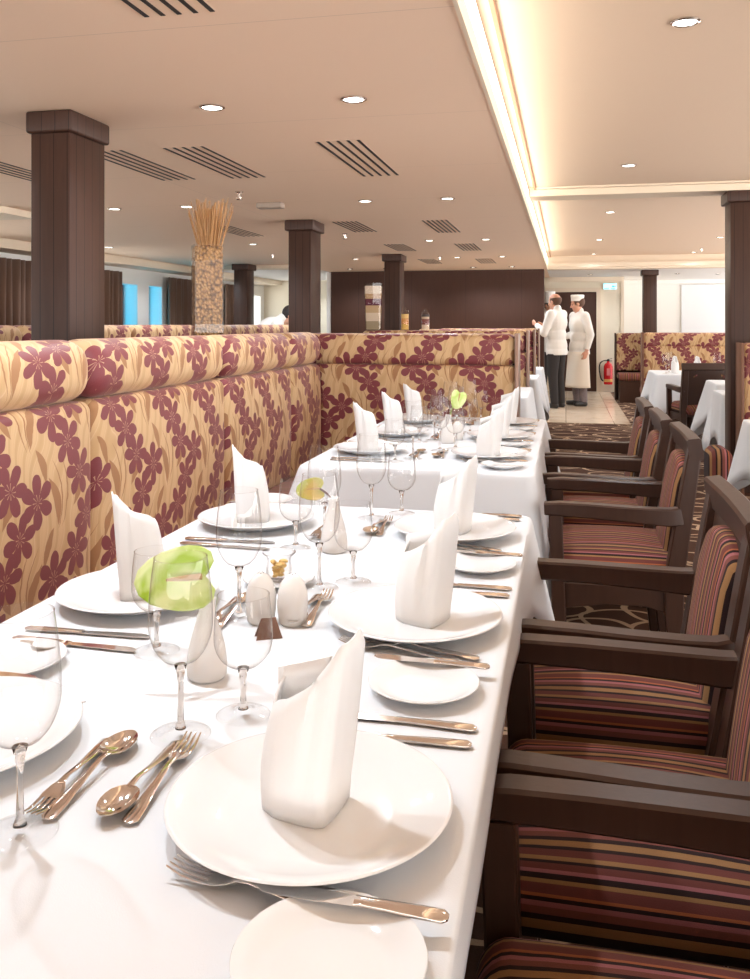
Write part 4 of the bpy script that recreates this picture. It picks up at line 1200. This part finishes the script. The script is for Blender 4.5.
# cook with the flat cap, facing left, apron, arm hanging
person('cook in flat white cap and long apron, arm hanging, facing left', (.20, 13.80, .006), R(208),
       stand(elL=(-.06, .235, 1.10), wrL=(.0, .225, .86), pelvis=(0, 0, .92), wrR=(.20, -.12, 1.06), hdR=(.8, .5, 0), pnR=(0, .6, -.6), tdR=(.3, .2, 1)),
       (.90, -.45, -.22), dict(jacket=JACKET, trousers=GREYTR, hem=.80, apron=True, hat='cap', sleeve=.80), hair=(HAIRB, 'short'))
# cook in the tall hat, half behind the dark wall
person('cook in tall white hat half hidden behind the dark wall corner', (-.29, 14.88, .006), R(-55),
       stand(elL=(.06, .24, 1.12), wrL=(.24, .12, 1.16), hdL=(.9, -.3, .1), pnL=(0, -.6, -.7), tdL=(.3, -.2, 1)),
       (1, .25, -.05), dict(jacket=JACKET, trousers=BLKTR, hem=.80, hat='toque', buttons=True), hair=(HAIRD, 'short'))
# waiter leaning over behind the banquettes at left
person('waiter in white jacket leaning forward, mostly hidden behind the second column', (-3.66, 9.95, -.0), R(20),
       dict(pelvis=(-.05, 0, .93), waist=(.03, 0, 1.04), chest=(.16, 0, 1.19), neck=(.30, 0, 1.31), head=(.42, 0, 1.37),
            shL=(.26, .175, 1.27), shR=(.26, -.175, 1.27), elL=(.34, .22, 1.03), elR=(.34, -.22, 1.03), wrL=(.52, .16, .90), wrR=(.52, -.16, .90),
            hdL=(1, 0, -.5), hdR=(1, 0, -.5), pnL=(0, -.5, -.8), pnR=(0, .5, -.8), tdL=(.3, -.6, .3), tdR=(.3, .6, .3),
            hipL=(-.05, .09, .90), hipR=(-.05, -.09, .90), knL=(.0, .10, .49), knR=(.0, -.10, .49), anL=(-.05, .105, .085), anR=(-.05, -.105, .085), toeL=(.10, .125, .036), toeR=(.10, -.125, .036)),
       (1, 0, -.55), dict(jacket=JACKET, trousers=BLKTR, hem=.80), hair=(HAIRD, 'short'), voxel=.010)

# ------------------------------------------------------------------ camera, sky and fill, render settings
cam = bpy.data.cameras.new('camera'); cam.sensor_width = 36; cam.sensor_fit = 'AUTO'
cam.lens = 870/979*36; cam.shift_y = -(489.5-324)/979; cam.clip_start = .05
co = bpy.data.objects.new('camera', cam); COL.objects.link(co)
co.location = (0, 0, 1.27); co.rotation_euler = (pi/2, 0, math.atan(191/870)); SC.camera = co

w = bpy.data.worlds.new('sky_and_fill'); SC.world = w; w.use_nodes = True
bg = w.node_tree.nodes['Background']; nt = NT(w)
g = nt.new('ShaderNodeSeparateXYZ'); nt.l.new(nt.coord('Generated'), g.inputs[0])
# hazy sky above; below the horizon an added brighter fill that lifts the ceiling
nt.l.new(nt.ramp(nt.m('MULTIPLY_ADD', g.outputs[2], .5, .5), [(.46, (1.0, .955, .91)), (.52, (.94, .97, 1.0))]), bg.inputs[0])
nt.l.new(nt.m('MULTIPLY_ADD', nt.m('LESS_THAN', g.outputs[2], 0.0), 5.0, 2.6), bg.inputs[1])

vs = SC.view_settings
SC.display_settings.display_device = 'sRGB'
vs.view_transform = 'Standard'; vs.look = 'None'; vs.gamma = 1; vs.use_curve_mapping = False
vs.exposure = .02
cy = SC.cycles
cy.max_bounces = 10; cy.diffuse_bounces = 5; cy.glossy_bounces = 4; cy.transmission_bounces = 8; cy.transparent_max_bounces = 24
cy.caustics_reflective = False; cy.caustics_refractive = False
cy.use_denoising = True; cy.sample_clamp_indirect = 6
